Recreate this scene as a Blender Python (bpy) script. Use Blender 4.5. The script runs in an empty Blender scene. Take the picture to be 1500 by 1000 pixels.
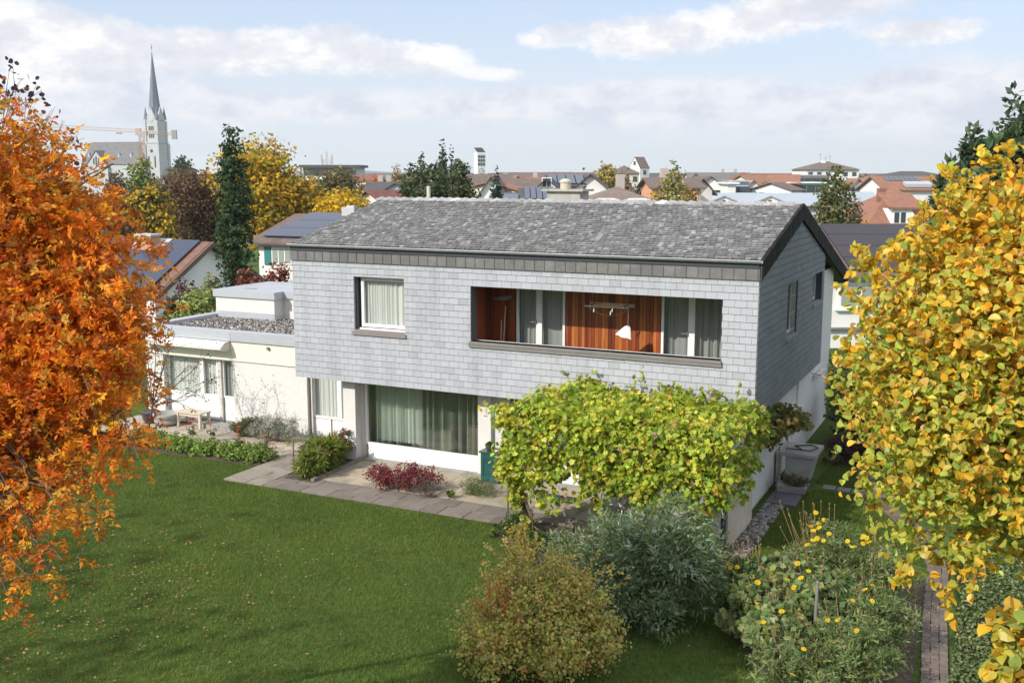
import bpy, math, random
import numpy as np
from mathutils import Vector, Matrix
R = math.radians
rng = np.random.default_rng(7); random.seed(7)
S = bpy.context.scene; COL = S.collection

# ---------------------------------------------------------------- camera
CAM = np.array([4.58, -21.0, 7.08]); YAW, PITCH, ROLL, FOC = 0.447, -0.1582, 0.0012, 1537.0
f0 = np.array([-math.sin(YAW), math.cos(YAW), 0]); r0 = np.array([math.cos(YAW), math.sin(YAW), 0])
fw = f0*math.cos(PITCH) + np.array([0, 0, math.sin(PITCH)])
up_ = np.cross(r0, fw)
rr = math.cos(ROLL)*r0 + math.sin(ROLL)*up_; uu = -math.sin(ROLL)*r0 + math.cos(ROLL)*up_
cd = bpy.data.cameras.new('camera'); cam = bpy.data.objects.new('camera', cd); COL.objects.link(cam)
cam.matrix_world = Matrix(((rr[0], uu[0], -fw[0], CAM[0]), (rr[1], uu[1], -fw[1], CAM[1]), (rr[2], uu[2], -fw[2], CAM[2]), (0, 0, 0, 1)))
cd.sensor_width = 36; cd.lens = 36*FOC/1500; cd.clip_end = 9000; cd.clip_start = 0.1
S.camera = cam
S.render.resolution_x, S.render.resolution_y = 1024, 682

def hz(px, d, py=None):
    """a point of the town: bearing of column px, horizontal distance d ahead, height of row py"""
    t = (500-(py if py is not None else 254.8))/FOC; s, c = math.sin(-PITCH), math.cos(PITCH)
    z = d*(t*c-s)/(c+t*s); dep = d*c - z*s
    p = CAM + f0*d + r0*(px-750)/FOC*dep
    return np.array([p[0], p[1], CAM[2]+z])
def at(px, py, dep):
    """point at camera depth dep"""
    return CAM + dep*(fw + rr*(px-750)/FOC - uu*(py-500)/FOC)

# ---------------------------------------------------------------- light
SUN_EL, SUN_AZ = 34.0, 207.0           # azimuth clockwise from +Y
sd = Vector((math.sin(R(SUN_AZ))*math.cos(R(SUN_EL)), math.cos(R(SUN_AZ))*math.cos(R(SUN_EL)), math.sin(R(SUN_EL))))
sl = bpy.data.lights.new('sun', 'SUN'); sl.energy = 3.5; sl.angle = R(0.55); sl.color = (1.0, 0.94, 0.84)
so = bpy.data.objects.new('sun', sl); COL.objects.link(so); so.rotation_euler = sd.to_track_quat('Z', 'Y').to_euler(); so.location = (0, -40, 40)
S.view_settings.view_transform = 'Standard'; S.view_settings.look = 'None'; S.view_settings.gamma = 1; S.view_settings.exposure = 0.39
S.cycles.max_bounces = 8; S.cycles.transparent_max_bounces = 16; S.cycles.use_denoising = True; S.cycles.volume_bounces = 1
S.cycles.caustics_reflective = False; S.cycles.caustics_refractive = False

class NT:
    """tiny node-tree writer"""
    def __init__(s, tree): s.t = tree; tree.nodes.clear()
    def n(s, kind, inp=None, **kw):
        nd = s.t.nodes.new(kind)
        for k, v in kw.items(): setattr(nd, k, v)
        for k, v in (inp or {}).items():
            if isinstance(v, bpy.types.NodeSocket): s.t.links.new(v, nd.inputs[k])
            else: nd.inputs[k].default_value = v
        return nd
    def m(s, op, a, b=0.0, c=None, clamp=False):
        d = {0: a, 1: b}
        if c is not None: d[2] = c
        return s.n('ShaderNodeMath', d, operation=op, use_clamp=clamp).outputs[0]
    def ramp(s, fac, stops, interp='LINEAR'):
        nd = s.n('ShaderNodeValToRGB', {0: fac}); cr = nd.color_ramp; cr.interpolation = interp
        while len(cr.elements) < len(stops): cr.elements.new(0.5)
        for e, (p, c) in zip(cr.elements, stops):
            e.position = p; e.color = (c, c, c, 1) if isinstance(c, (int, float)) else (*c, 1)
        return nd.outputs[0]
    def mix(s, fac, a, b, bt='MIX'):
        nd = s.n('ShaderNodeMix', data_type='RGBA', blend_type=bt)
        for k, v in ((0, fac), (6, a), (7, b)):
            if isinstance(v, bpy.types.NodeSocket): s.t.links.new(v, nd.inputs[k])
            elif k == 0: nd.inputs[0].default_value = v
            else: nd.inputs[k].default_value = (*v, 1) if len(v) == 3 else v
        return nd.outputs[2]

W = bpy.data.worlds.new('World'); S.world = W; W.use_nodes = True
nt = NT(W.node_tree)
sky = nt.n('ShaderNodeTexSky', sky_type='NISHITA', sun_disc=False, sun_elevation=R(SUN_EL), sun_rotation=R(SUN_AZ), air_density=1.0, dust_density=1.2, ozone_density=1.2, altitude=450)
tc = nt.n('ShaderNodeTexCoord').outputs['Generated']
def dot(v): return nt.n('ShaderNodeVectorMath', {0: tc, 1: tuple(v)}, operation='DOT_PRODUCT').outputs['Value']
az = nt.m('ARCTAN2', dot(r0), dot(f0)); el = nt.m('ARCSINE', dot((0, 0, 1)))
def cloud_noise(sx, sy, scale, detail, seed, rough=0.6):
    v = nt.n('ShaderNodeCombineXYZ', {0: nt.m('MULTIPLY', az, sx), 1: nt.m('MULTIPLY', el, sy), 2: seed}).outputs[0]
    return nt.n('ShaderNodeTexNoise', {'Vector': v, 'Scale': scale, 'Detail': detail, 'Roughness': rough}).outputs['Fac']
wob = nt.m('SUBTRACT', cloud_noise(1, 1.6, 9, 8, 3.0, 0.62), 0.5)
wob2 = nt.m('SUBTRACT', cloud_noise(1, 1.3, 34, 8, 9.0, 0.7), 0.5)
def blobs(lst):
    tot = None
    for (px, py, rx, ry) in lst:
        a0 = math.atan((px-750)/FOC*1.0127); t_ = (500-py)/FOC; e0 = math.atan((t_*0.98751-0.15754)/(0.98751+t_*0.15754))
        dx = nt.m('DIVIDE', nt.m('SUBTRACT', az, a0), rx/FOC); dy = nt.m('DIVIDE', nt.m('SUBTRACT', el, e0), ry/FOC)
        # flat base, round top: stretch below the centre
        q = nt.m('EXPONENT', nt.m('MULTIPLY', nt.m('ADD', nt.m('MULTIPLY', dx, dx), nt.m('MULTIPLY', dy, dy)), -1.0))
        tot = q if tot is None else nt.m('ADD', tot, q)
    return tot
cum = blobs([(45, 58, 80, 40), (150, 74, 60, 30), (60, 110, 120, 30), (270, 86, 80, 30), (390, 84, 80, 28), (500, 76, 70, 34), (600, 86, 60, 20), (655, 84, 50, 20), (900, 58, 55, 26), (985, 56, 80, 28), (1090, 34, 90, 26), (1210, 14, 100, 22), (790, 58, 36, 16), (1330, 60, 80, 14), (730, 110, 60, 12), (-100, 70, 90, 45)])
band = blobs([(260, 158, 110, 20), (520, 160, 170, 20), (800, 150, 190, 24), (960, 140, 120, 20), (1230, 170, 260, 38), (1420, 140, 120, 40), (60, 150, 170, 34)])
mc = nt.m('ADD', cum, nt.m('ADD', nt.m('MULTIPLY', wob, 1.5), nt.m('MULTIPLY', wob2, 1.3)))
mc = nt.ramp(mc, [(0.24, 0.0), (0.66, 0.82), (1.0, 1.0)], 'EASE')
mb_ = nt.m('ADD', band, nt.m('ADD', nt.m('MULTIPLY', wob, 1.8), nt.m('MULTIPLY', wob2, 0.8))); mb_ = nt.ramp(mb_, [(0.05, 0.0), (0.8, 0.95)], 'EASE')
# the rest of the sky keeps broken cloud of the same kind
gen = nt.n('ShaderNodeTexNoise', {'Vector': tc, 'Scale': 3.2, 'Detail': 7, 'Roughness': 0.6}).outputs['Fac']
gen = nt.m('MULTIPLY', nt.ramp(gen, [(0.50, 0.0), (0.66, 0.7)]), nt.ramp(el, [(0.17, 0.0), (0.32, 1.0)]))
veil = nt.ramp(nt.m('ADD', el, nt.m('MULTIPLY', wob, 0.05)), [(0.0, 0.95), (0.06, 0.80), (0.11, 0.48), (0.165, 0.22), (0.5, 0.2)])
SKY_S = 0.13
skyc = nt.mix(1.0, sky.outputs[0], (SKY_S, SKY_S, SKY_S), 'MULTIPLY')
skyc = nt.mix(0.6, skyc, nt.ramp(el, [(0.0, (0.43, 0.55, 0.75)), (0.2, (0.42, 0.54, 0.75)), (0.4, (1.05, 1.10, 1.18)), (1.0, (1.25, 1.28, 1.32))]))
veilc = nt.ramp(el, [(0.0, (0.62, 0.66, 0.73)), (0.08, (0.60, 0.64, 0.72))])
c1 = nt.mix(veil, skyc, veilc)
# cloud shade: bright tops, lavender-grey bases
sh = nt.m('ADD', nt.m('MULTIPLY', cloud_noise(1, 2.0, 16, 8, 21.0), 1.0), nt.m('ADD', nt.m('MULTIPLY', wob, -0.5), nt.m('MULTIPLY', wob2, 0.35)))
cc = nt.ramp(sh, [(0.34, (0.58, 0.60, 0.67)), (0.48, (0.66, 0.67, 0.72)), (0.58, (0.79, 0.785, 0.79))])
c2 = nt.mix(mb_, c1, nt.ramp(sh, [(0.38, (0.55, 0.58, 0.67)), (0.58, (0.70, 0.71, 0.76))]))
c3 = nt.mix(mc, c2, cc)
c4 = nt.mix(gen, c3, cc)
bg = nt.n('ShaderNodeBackground', {'Color': c4, 'Strength': 1.0})
nt.n('ShaderNodeOutputWorld', {0: bg.outputs[0]})

# ---------------------------------------------------------------- materials
MATS = {}
def mat(name, col, rough=0.8, var=0.0, scale=8.0, bump=0.0, bscale=60.0, metal=0.0, spec=0.4, attr=False, col2=None, thr=(0.45, 0.6), dirt=None, coords='Object', transl=0.0, stretch=(1, 1, 1)):
    if name in MATS: return MATS[name]
    M = bpy.data.materials.new(name); M.use_nodes = True; n = NT(M.node_tree)
    tcx = n.n('ShaderNodeTexCoord').outputs[coords]
    if stretch != (1, 1, 1): tcx = n.n('ShaderNodeMapping', {'Vector': tcx, 'Scale': stretch}).outputs[0]
    base = n.n('ShaderNodeAttribute', attribute_name='Col').outputs['Color'] if attr else n.n('ShaderNodeRGB').outputs[0]
    if not attr: base.default_value = (*col, 1)
    nz = n.n('ShaderNodeTexNoise', {'Vector': tcx, 'Scale': scale, 'Detail': 6, 'Roughness': 0.65}).outputs['Fac']
    if col2: base = n.mix(n.ramp(nz, [(thr[0], 0.0), (thr[1], 1.0)]), base, col2)
    if dirt:
        nd = n.n('ShaderNodeTexNoise', {'Vector': tcx, 'Scale': scale*0.37, 'Detail': 8, 'Roughness': 0.7}).outputs['Fac']
        base = n.mix(n.ramp(nd, [(0.5, 0.0), (0.72, dirt[1])]), base, dirt[0])
    if var: base = n.mix(1.0, base, n.ramp(nz, [(0.25, 1-var), (0.75, 1+var)]), 'MULTIPLY')
    d = {'Base Color': base, 'Roughness': rough, 'Metallic': metal, 'Specular IOR Level': spec}
    if bump:
        bn = n.n('ShaderNodeTexNoise', {'Vector': tcx, 'Scale': bscale, 'Detail': 4}).outputs['Fac']
        d['Normal'] = n.n('ShaderNodeBump', {'Height': bn, 'Strength': bump, 'Distance': 0.02}).outputs[0]
    p = n.n('ShaderNodeBsdfPrincipled', d).outputs[0]
    if transl:
        t = n.n('ShaderNodeBsdfTranslucent', {'Color': base}).outputs[0]
        p = n.n('ShaderNodeMixShader', {0: transl, 1: p, 2: t}).outputs[0]
    n.n('ShaderNodeOutputMaterial', {0: p}); MATS[name] = M; return M
def glass(name, tint, refl, see):
    M = bpy.data.materials.new(name); M.use_nodes = True; n = NT(M.node_tree)
    tr = n.n('ShaderNodeBsdfTransparent', {'Color': (*see, 1)}).outputs[0]
    gl = n.n('ShaderNodeBsdfGlossy', {'Color': (*tint, 1), 'Roughness': 0.015}).outputs[0]
    fr = n.n('ShaderNodeLayerWeight', {'Blend': 0.5}).outputs['Facing']
    fac = n.m('ADD', n.m('MULTIPLY', n.m('POWER', fr, 3.0), 0.6), refl, clamp=True)
    n.n('ShaderNodeOutputMaterial', {0: n.n('ShaderNodeMixShader', {0: fac, 1: tr, 2: gl}).outputs[0]}); MATS[name] = M; return M
def sheer(name, col, opq):
    M = bpy.data.materials.new(name); M.use_nodes = True; n = NT(M.node_tree)
    tr = n.n('ShaderNodeBsdfTransparent').outputs[0]
    df = n.n('ShaderNodeBsdfDiffuse', {'Color': (*col, 1)}).outputs[0]; tl = n.n('ShaderNodeBsdfTranslucent', {'Color': (*col, 1)}).outputs[0]
    x = n.n('ShaderNodeMixShader', {0: 0.35, 1: df, 2: tl}).outputs[0]
    n.n('ShaderNodeOutputMaterial', {0: n.n('ShaderNodeMixShader', {0: opq, 1: tr, 2: x}).outputs[0]}); MATS[name] = M; return M
m_slate = mat('slate', 0, 0.55, var=0.07, scale=5, bump=0.15, bscale=90, attr=True, spec=0.5, dirt=((0.25, 0.265, 0.285), 0.6), stretch=(1, 1, 0.18))
m_slatedark = mat('slate_backing', (0.07, 0.075, 0.085), 0.9, spec=0.1)
m_slate_shaded = mat('gable_slate', 0, 0.7, var=0.07, scale=5, bump=0.15, bscale=90, attr=True, spec=0.12, dirt=((0.2, 0.21, 0.22), 0.3))  # shaded copy of the front slate, for the gable side
m_rooftile = mat('roof_tile', 0, 0.85, var=0.7, scale=1.0, bump=0.5, bscale=3.0, attr=True, spec=0.2, stretch=(11, 60, 60), dirt=((0.07, 0.068, 0.067), 0.25))
m_zinc = mat('zinc', 0, 0.5, var=0.14, scale=7, bump=0.1, bscale=30, metal=0.25, attr=True, dirt=((0.30, 0.31, 0.31), 0.5))
m_plaster = mat('plaster', (0.70, 0.685, 0.66), 0.9, var=0.05, scale=3, bump=1.0, bscale=38, dirt=((0.62, 0.60, 0.56), 0.35))
m_plaster_low = mat('stained_plaster', (0.62, 0.55, 0.45), 0.9, var=0.08, scale=2, bump=0.9, bscale=40, dirt=((0.42, 0.33, 0.24), 0.8))
m_cream = mat('cream_panel', (0.76, 0.73, 0.62), 0.6, var=0.02, scale=2, dirt=((0.7, 0.68, 0.6), 0.2))
m_white = mat('white_paint', (0.82, 0.82, 0.80), 0.45, var=0.03, scale=6)
m_offwhite = mat('aged_white_paint', (0.60, 0.57, 0.52), 0.6, var=0.08, scale=9)
m_alu = mat('sheet_metal', (0.46, 0.48, 0.52), 0.45, var=0.06, scale=3, metal=0.2)
m_dark = mat('dark_interior', (0.035, 0.037, 0.035), 0.9)
m_room = mat('room_wall', (0.22, 0.20, 0.17), 0.9)
m_black = mat('black_sheet', 0, 0.7, var=0.3, scale=9, attr=True, spec=0.12)
m_wood = mat('larch_board', 0, 0.42, var=0.32, scale=5, attr=True, spec=0.45, stretch=(6, 6, 0.5), bump=0.15, bscale=14)
m_soffit = mat('weathered_wood', (0.20, 0.165, 0.12), 0.8, var=0.3, scale=7, stretch=(1, 1, 4))
m_greywood = mat('grey_timber', (0.20, 0.19, 0.18), 0.75, var=0.2, scale=8, stretch=(0.3, 3, 3))
m_stone = mat('paving_slab', 0, 0.9, var=0.14, scale=4, bump=0.4, bscale=50, attr=True, dirt=((0.13, 0.11, 0.09), 0.9))
m_conc = mat('concrete', (0.33, 0.32, 0.30), 0.9, var=0.16, scale=4, bump=0.4, bscale=40, dirt=((0.16, 0.15, 0.13), 0.6))
m_gravel = mat('gravel', 0, 0.9, var=0.2, scale=20, attr=True)
m_metal = mat('steel', (0.42, 0.42, 0.42), 0.35, metal=0.8)
m_bark = mat('bark', (0.11, 0.085, 0.06), 0.9, var=0.35, scale=9, bump=0.6, bscale=30)
m_bark2 = mat('pale_bark', (0.26, 0.23, 0.20), 0.9, var=0.3, scale=9)
m_leaf = mat('leaf', 0, 0.55, var=0.12, scale=2.5, attr=True, spec=0.3, transl=0.46)
m_leafg = mat('glossy_leaf', 0, 0.42, var=0.12, scale=2.5, attr=True, spec=0.4, transl=0.42)
m_leafb = mat('distant_leaf', 0, 0.8, attr=True, spec=0.1, transl=0.3)
m_grass = mat('grass_blade', 0, 0.7, attr=True, spec=0.1, transl=0.3)
m_soil = mat('soil', (0.075, 0.055, 0.04), 0.95, var=0.4, scale=12, bump=0.8, bscale=40, col2=(0.11, 0.085, 0.055))
m_wall = {}
def paint(c, rough=0.85): return mat('render_%d_%d_%d' % tuple(int(v*100) for v in c), c, rough, var=0.05, scale=0.6)
g_win = glass('window_glass', (0.9, 0.95, 1.0), 0.04, (0.97, 0.99, 0.975))
g_big = glass('picture_window_glass', (0.85, 0.92, 0.9), 0.15, (0.88, 0.94, 0.89))
m_pane = mat('dark_pane', (0.05, 0.06, 0.07), 0.15, spec=0.7)
m_curt = sheer('curtain', (0.88, 0.90, 0.87), 0.96)
m_net = sheer('net_curtain', (0.82, 0.85, 0.82), 0.5); m_net2 = sheer('thin_net', (0.72, 0.76, 0.70), 0.26)

# ---------------------------------------------------------------- objects
WL = {}
def tag(o, label=None, cat=None, group=None, kind=None):
    if label: o['label'] = label
    if cat: o['category'] = cat
    if group: o['group'] = group
    if kind: o['kind'] = kind
    return o
def thing(name, label, cat, loc=(0, 0, 0), group=None):
    o = bpy.data.objects.new(name, None); COL.objects.link(o); o.location = tuple(loc); o.empty_display_size = 0.3
    WL[o.name] = np.array(loc, float); return tag(o, label, cat, group)
def mesh_obj(name, V, loops, starts, mat_, parent=None, cols=None, smooth=False):
    """V (n,3) world coordinates; loops/starts flat polygon arrays; cols per vertex"""
    V = np.asarray(V, float)
    if parent is None:
        off = np.array([(V[:, 0].min()+V[:, 0].max())/2, (V[:, 1].min()+V[:, 1].max())/2, V[:, 2].min()])
    else: off = WL[parent.name]
    me = bpy.data.meshes.new(name); me.vertices.add(len(V)); me.vertices.foreach_set('co', (V-off).astype(np.float32).ravel())
    me.loops.add(len(loops)); me.loops.foreach_set('vertex_index', np.asarray(loops, np.int32))
    me.polygons.add(len(starts)); me.polygons.foreach_set('loop_start', np.asarray(starts, np.int32))
    me.update(calc_edges=True)
    me.polygons.foreach_set('use_smooth', np.full(len(starts), smooth, bool))
    if cols is not None:
        ca = me.color_attributes.new('Col', 'FLOAT_COLOR', 'POINT'); c4 = np.ones((len(V), 4), np.float32); c4[:, :3] = cols
        ca.data.foreach_set('color', c4.ravel())
    me.materials.append(mat_)
    o = bpy.data.objects.new(name, me); COL.objects.link(o)
    if parent is None: o.location = tuple(off)
    else: o.parent = parent
    WL[o.name] = off; return o
class MB:
    def __init__(s): s.V = []; s.L = []; s.S = []; s.C = []
    def add(s, vs, fs, col=(0.5, 0.5, 0.5)):
        b = len(s.V); s.V += [tuple(v) for v in vs]; s.C += [tuple(col)]*len(vs)
        for f in fs: s.S.append(len(s.L)); s.L += [b+i for i in f]
    def box(s, x0, x1, y0, y1, z0, z1, col=(0.5, 0.5, 0.5)):
        s.add([(x0, y0, z0), (x1, y0, z0), (x1, y1, z0), (x0, y1, z0), (x0, y0, z1), (x1, y0, z1), (x1, y1, z1), (x0, y1, z1)],
              [(0, 3, 2, 1), (4, 5, 6, 7), (0, 1, 5, 4), (1, 2, 6, 5), (2, 3, 7, 6), (3, 0, 4, 7)], col)
    def obox(s, c, ex, ey, ez, hx, hy, hz_, col=(0.5, 0.5, 0.5)):
        c, ex, ey, ez = map(np.array, (c, ex, ey, ez))
        P = [c+ex*a*hx+ey*b*hy+ez*g*hz_ for g in (-1, 1) for a, b in ((-1, -1), (1, -1), (1, 1), (-1, 1))]
        s.add(P, [(0, 3, 2, 1), (4, 5, 6, 7), (0, 1, 5, 4), (1, 2, 6, 5), (2, 3, 7, 6), (3, 0, 4, 7)], col)
    def prism(s, base, ext, col=(0.5, 0.5, 0.5)):
        base = [np.array(p, float) for p in base]; n = len(base); ext = np.array(ext, float); top = [p+ext for p in base]
        nv = sum((np.cross(base[i], base[(i+1) % n]) for i in range(n)), np.zeros(3))
        f1 = list(range(n)); f2 = list(range(n, 2*n))
        if np.dot(nv, ext) > 0: f1 = f1[::-1]; side = [(i, (i+1) % n, n+(i+1) % n, n+i) for i in range(n)]
        else: f2 = f2[::-1]; side = [(i, n+i, n+(i+1) % n, (i+1) % n) for i in range(n)]
        s.add(base+top, [f1, f2]+side, col)
    def tube(s, pts, rad, n=8, col=(0.5, 0.5, 0.5), cap=True):
        pts = [np.array(p, float) for p in pts]; k = len(pts)
        if isinstance(rad, (int, float)): rad = [rad]*k
        vs = []
        for i, p in enumerate(pts):
            t = pts[min(i+1, k-1)]-pts[max(i-1, 0)]; t /= (np.linalg.norm(t)+1e-9)
            a = np.cross(t, (0, 0, 1) if abs(t[2]) < 0.9 else (1, 0, 0)); a /= np.linalg.norm(a); b = np.cross(t, a)
            for j in range(n):
                an = 2*math.pi*j/n; vs.append(p+rad[i]*(math.cos(an)*a+math.sin(an)*b))
        fs = [(i*n+j, i*n+(j+1) % n, (i+1)*n+(j+1) % n, (i+1)*n+j) for i in range(k-1) for j in range(n)]
        if cap: fs += [tuple(range(n))[::-1], tuple((k-1)*n+j for j in range(n))]
        s.add(vs, fs, col)
    def lathe(s, c, prof, n=20, col=(0.5, 0.5, 0.5), sx=1, sy=1):
        vs = [(c[0]+r*sx*math.cos(2*math.pi*j/n), c[1]+r*sy*math.sin(2*math.pi*j/n), c[2]+z) for r, z in prof for j in range(n)]
        fs = [(i*n+j, i*n+(j+1) % n, (i+1)*n+(j+1) % n, (i+1)*n+j) for i in range(len(prof)-1) for j in range(n)]
        s.add(vs, fs+[tuple(range(n))[::-1], tuple((len(prof)-1)*n+j for j in range(n))], col)
    def build(s, name, m, parent=None, smooth=False):
        return mesh_obj(name, s.V, s.L, s.S, m, parent, np.array(s.C), smooth)
def box_o(name, m, parent, *a, col=(0.5, 0.5, 0.5)):
    b = MB(); b.box(*a, col=col); return b.build(name, m, parent)

# rectangles minus holes, convex clipping
def rect_sub(r, holes):
    out = [r]
    for h in holes:
        nx = []
        for (a, b, c, d) in out:
            if h[0] >= b or h[1] <= a or h[2] >= d or h[3] <= c: nx.append((a, b, c, d)); continue
            if h[0] > a: nx.append((a, h[0], c, d))
            if h[1] < b: nx.append((h[1], b, c, d))
            a2, b2 = max(a, h[0]), min(b, h[1])
            if h[2] > c: nx.append((a2, b2, c, h[2]))
            if h[3] < d: nx.append((a2, b2, h[3], d))
        out = nx
    return out
def clip(poly, n, k):   # keep n.p <= k
    out = []
    for i in range(len(poly)):
        p, q = poly[i], poly[(i+1) % len(poly)]; a = n[0]*p[0]+n[1]*p[1]-k; b = n[0]*q[0]+n[1]*q[1]-k
        if a <= 0: out.append(p)
        if a*b < 0: t = a/(a-b); out.append((p[0]+t*(q[0]-p[0]), p[1]+t*(q[1]-p[1])))
    return out
def tiles(mb, O, U, Vv, N, u0, u1, v0, v1, tw, th, holes=(), clips=(), colf=None, gap=0.005, vg=0.009, thick=0.012, lift=0.008, jit=0.0, halfoff=True, skew=0.0):
    O, U, Vv, N = map(lambda a: np.array(a, float), (O, U, Vv, N)); rows = int(round((v1-v0)/th)); th = (v1-v0)/rows
    for r_ in range(rows):
        off = (tw/2 if (r_ % 2 and halfoff) else 0) + (random.uniform(-jit, jit) if jit else 0)
        va, vb = v0+r_*th+vg, v0+(r_+1)*th; u = u0-off-tw
        while u < u1:
            ua, ub = max(u+gap/2, u0), min(u+tw-gap/2, u1); u += tw
            if ub-ua < 0.01: continue
            col = colf(ua, va); tl = random.uniform(0, lift) if jit else lift; vj = random.uniform(-0.35, 0.35)*vg if jit else 0
            for (a, b, c, d) in rect_sub((ua, ub, va+vj, vb), holes):
                if b-a < 0.012 or d-c < 0.012: continue
                P = [(a, c), (b, c), (b, d), (a, d)]
                for (cn, ck) in clips:
                    P = clip(P, cn, ck)
                    if len(P) < 3: break
                if len(P) < 3: continue
                n = len(P); h = lambda v: thick+tl*(1-(v-va)/th)+0.0
                t = [O+U*p+Vv*q+N*h(q)+N*(skew*(p-a)) for p, q in P]; bt = [O+U*p+Vv*q for p, q in P]
                mb.add(t+bt, [tuple(range(n))]+[(i, n+i, n+(i+1) % n, (i+1) % n) for i in range(n)], col)
def wall_y(mb, x0, x1, z0, z1, ya, yb, holes=(), col=(0.5,)*3):
    for (a, b, c, d) in rect_sub((x0, x1, z0, z1), holes): mb.box(a, b, ya, yb, c, d, col)
def wall_x(mb, y0, y1, z0, z1, xa, xb, holes=(), col=(0.5,)*3):
    for (a, b, c, d) in rect_sub((y0, y1, z0, z1), holes): mb.box(xa, xb, a, b, c, d, col)
def curtain(name, parent, m, x0, x1, z0, z1, y, amp=0.03, wl=0.11, seed=0, ax='x'):
    r_ = random.Random(seed); n = int((x1-x0)/0.012)+2; V = []; ph = 0; prev = 0
    for i in range(n):
        x = x0+(x1-x0)*i/(n-1); ph += 2*math.pi*(x1-x0)/(n-1)/wl*(1+0.6*math.sin(x*5+seed)); dy = amp*math.sin(ph)+amp*0.4*math.sin(ph*2.3+seed)
        for z in (z0, z1):
            k = 1.0 if z == z0 else 0.7
            V.append((x, y+dy*k, z) if ax == 'x' else (y+dy*k, x, z))
    L, St = [], []
    for i in range(n-1): St.append(len(L)); L += [2*i, 2*i+2, 2*i+3, 2*i+1]
    return mesh_obj(name, V, L, St, m, parent, np.full((len(V), 3), 0.7), True)
def sheet(name, m, parent, pts):
    return mesh_obj(name, pts, list(range(len(pts))), [0], m, parent, np.full((len(pts), 3), 0.5))
def frame_rect(mb, x0, x1, z0, z1, w, ya, yb, ax='x'):
    for a, b, c, d in ((x0, x0+w, z0, z1), (x1-w, x1, z0, z1), (x0+w, x1-w, z0, z0+w), (x0+w, x1-w, z1-w, z1)):
        if ax == 'x': mb.box(a, b, ya, yb, c, d)
        else: mb.box(ya, yb, a, b, c, d)

# ---------------------------------------------------------------- foliage
def unit(a): return a/(np.linalg.norm(a, axis=-1, keepdims=True)+1e-9)
TEMPL = {  # (along, side, normal), faces
 'oval': ([(0, 0, 0), (.28, .36, .07), (.7, .34, .06), (1, 0, -.05), (.7, -.34, .06), (.28, -.36, .07), (.5, 0, -.03)], [(0, 6, 2, 1), (6, 3, 2), (0, 5, 4, 6), (6, 4, 3)]),
 'lobed': ([(0, 0, 0), (.05, .42, .05), (.45, .3, .04), (.55, .55, .06), (.8, .2, .03), (1.05, 0, -.04), (.8, -.2, .03), (.55, -.55, .06), (.45, -.3, .04), (.05, -.42, .05)], [(0, 2, 1), (0, 4, 3, 2), (0, 5, 4), (0, 6, 5), (0, 8, 7, 6), (0, 9, 8)]),
 'diamond': ([(0, 0, 0), (.45, .26, .06), (1, 0, 0), (.45, -.26, .06)], [(0, 2, 1), (0, 3, 2)]),
 'round': ([(0, 0, 0), (.16, .28, .13), (.46, .42, .19), (.80, .29, .08), (1.02, 0, -.16), (.82, -.26, .10), (.5, -.40, .20), (.16, -.3, .12), (.5, 0, -.04)], [(0, 8, 2, 1), (8, 4, 3, 2), (0, 7, 6, 8), (8, 6, 5, 4)]),
 'lance': ([(0, 0, 0), (.4, .13, .03), (1, 0, -.08), (.4, -.13, .03)], [(0, 2, 1), (0, 3, 2)]),
 'chip': ([(0, -.4, 0), (0, .4, 0), (.9, .5, .1), (1, -.35, -.05)], [(0, 3, 2, 1)]),
}
def leaves(name, P, size, shape, cols, m, parent=None, nrm=None, axis=None, nb=0.5, ub=0.3, droop=0.0):
    n = len(P); T, F = TEMPL[shape]; T = np.array(T)
    N = rng.normal(size=(n, 3))*0.6 + np.array([0, 0, ub]);
    if nrm is not None: N = N+nrm*nb
    N = unit(N)
    A = rng.normal(size=(n, 3)) if axis is None else axis+rng.normal(size=(n, 3))*0.35
    A = A+np.array([0, 0, -droop]); A = unit(A-N*(A*N).sum(1, keepdims=True)); B = np.cross(N, A)
    sz = (size*rng.uniform(0.65, 1.25, n)) if np.isscalar(size) else size
    V = P[:, None, :]+sz[:, None, None]*(T[None, :, 0:1]*A[:, None]+T[None, :, 1:2]*B[:, None]+T[None, :, 2:3]*N[:, None])
    k = len(T); loops = np.concatenate([np.array(f) for f in F]); st = np.cumsum([0]+[len(f) for f in F[:-1]]); ll = len(loops)
    L = (np.arange(n)[:, None]*k+loops[None]).ravel(); Sx = (np.arange(n)[:, None]*ll+st[None]).ravel()
    C = np.repeat(cols, k, axis=0)
    return mesh_obj(name, V.reshape(-1, 3), L, Sx, m, parent, C)
def pal(colors, weights, n, clump=None, jitter=0.15, bright=0.2):
    """per-leaf base colour: a palette picked per clump, then jittered leaf by leaf"""
    C = np.array(colors); w = np.array(weights, float); w /= w.sum()
    if clump is None: idx = rng.choice(len(C), n, p=w)
    else:
        nc = clump.max()+1; cidx = rng.choice(len(C), nc, p=w); idx = cidx[clump]; sw = rng.random(n) < 0.35; idx[sw] = rng.choice(len(C), sw.sum(), p=w)
    out = C[idx]*rng.uniform(1-bright, 1+bright, (n, 1))
    return np.clip(out*(1+rng.normal(size=(n, 3))*jitter*0.5), 0.004, 0.95)
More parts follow.
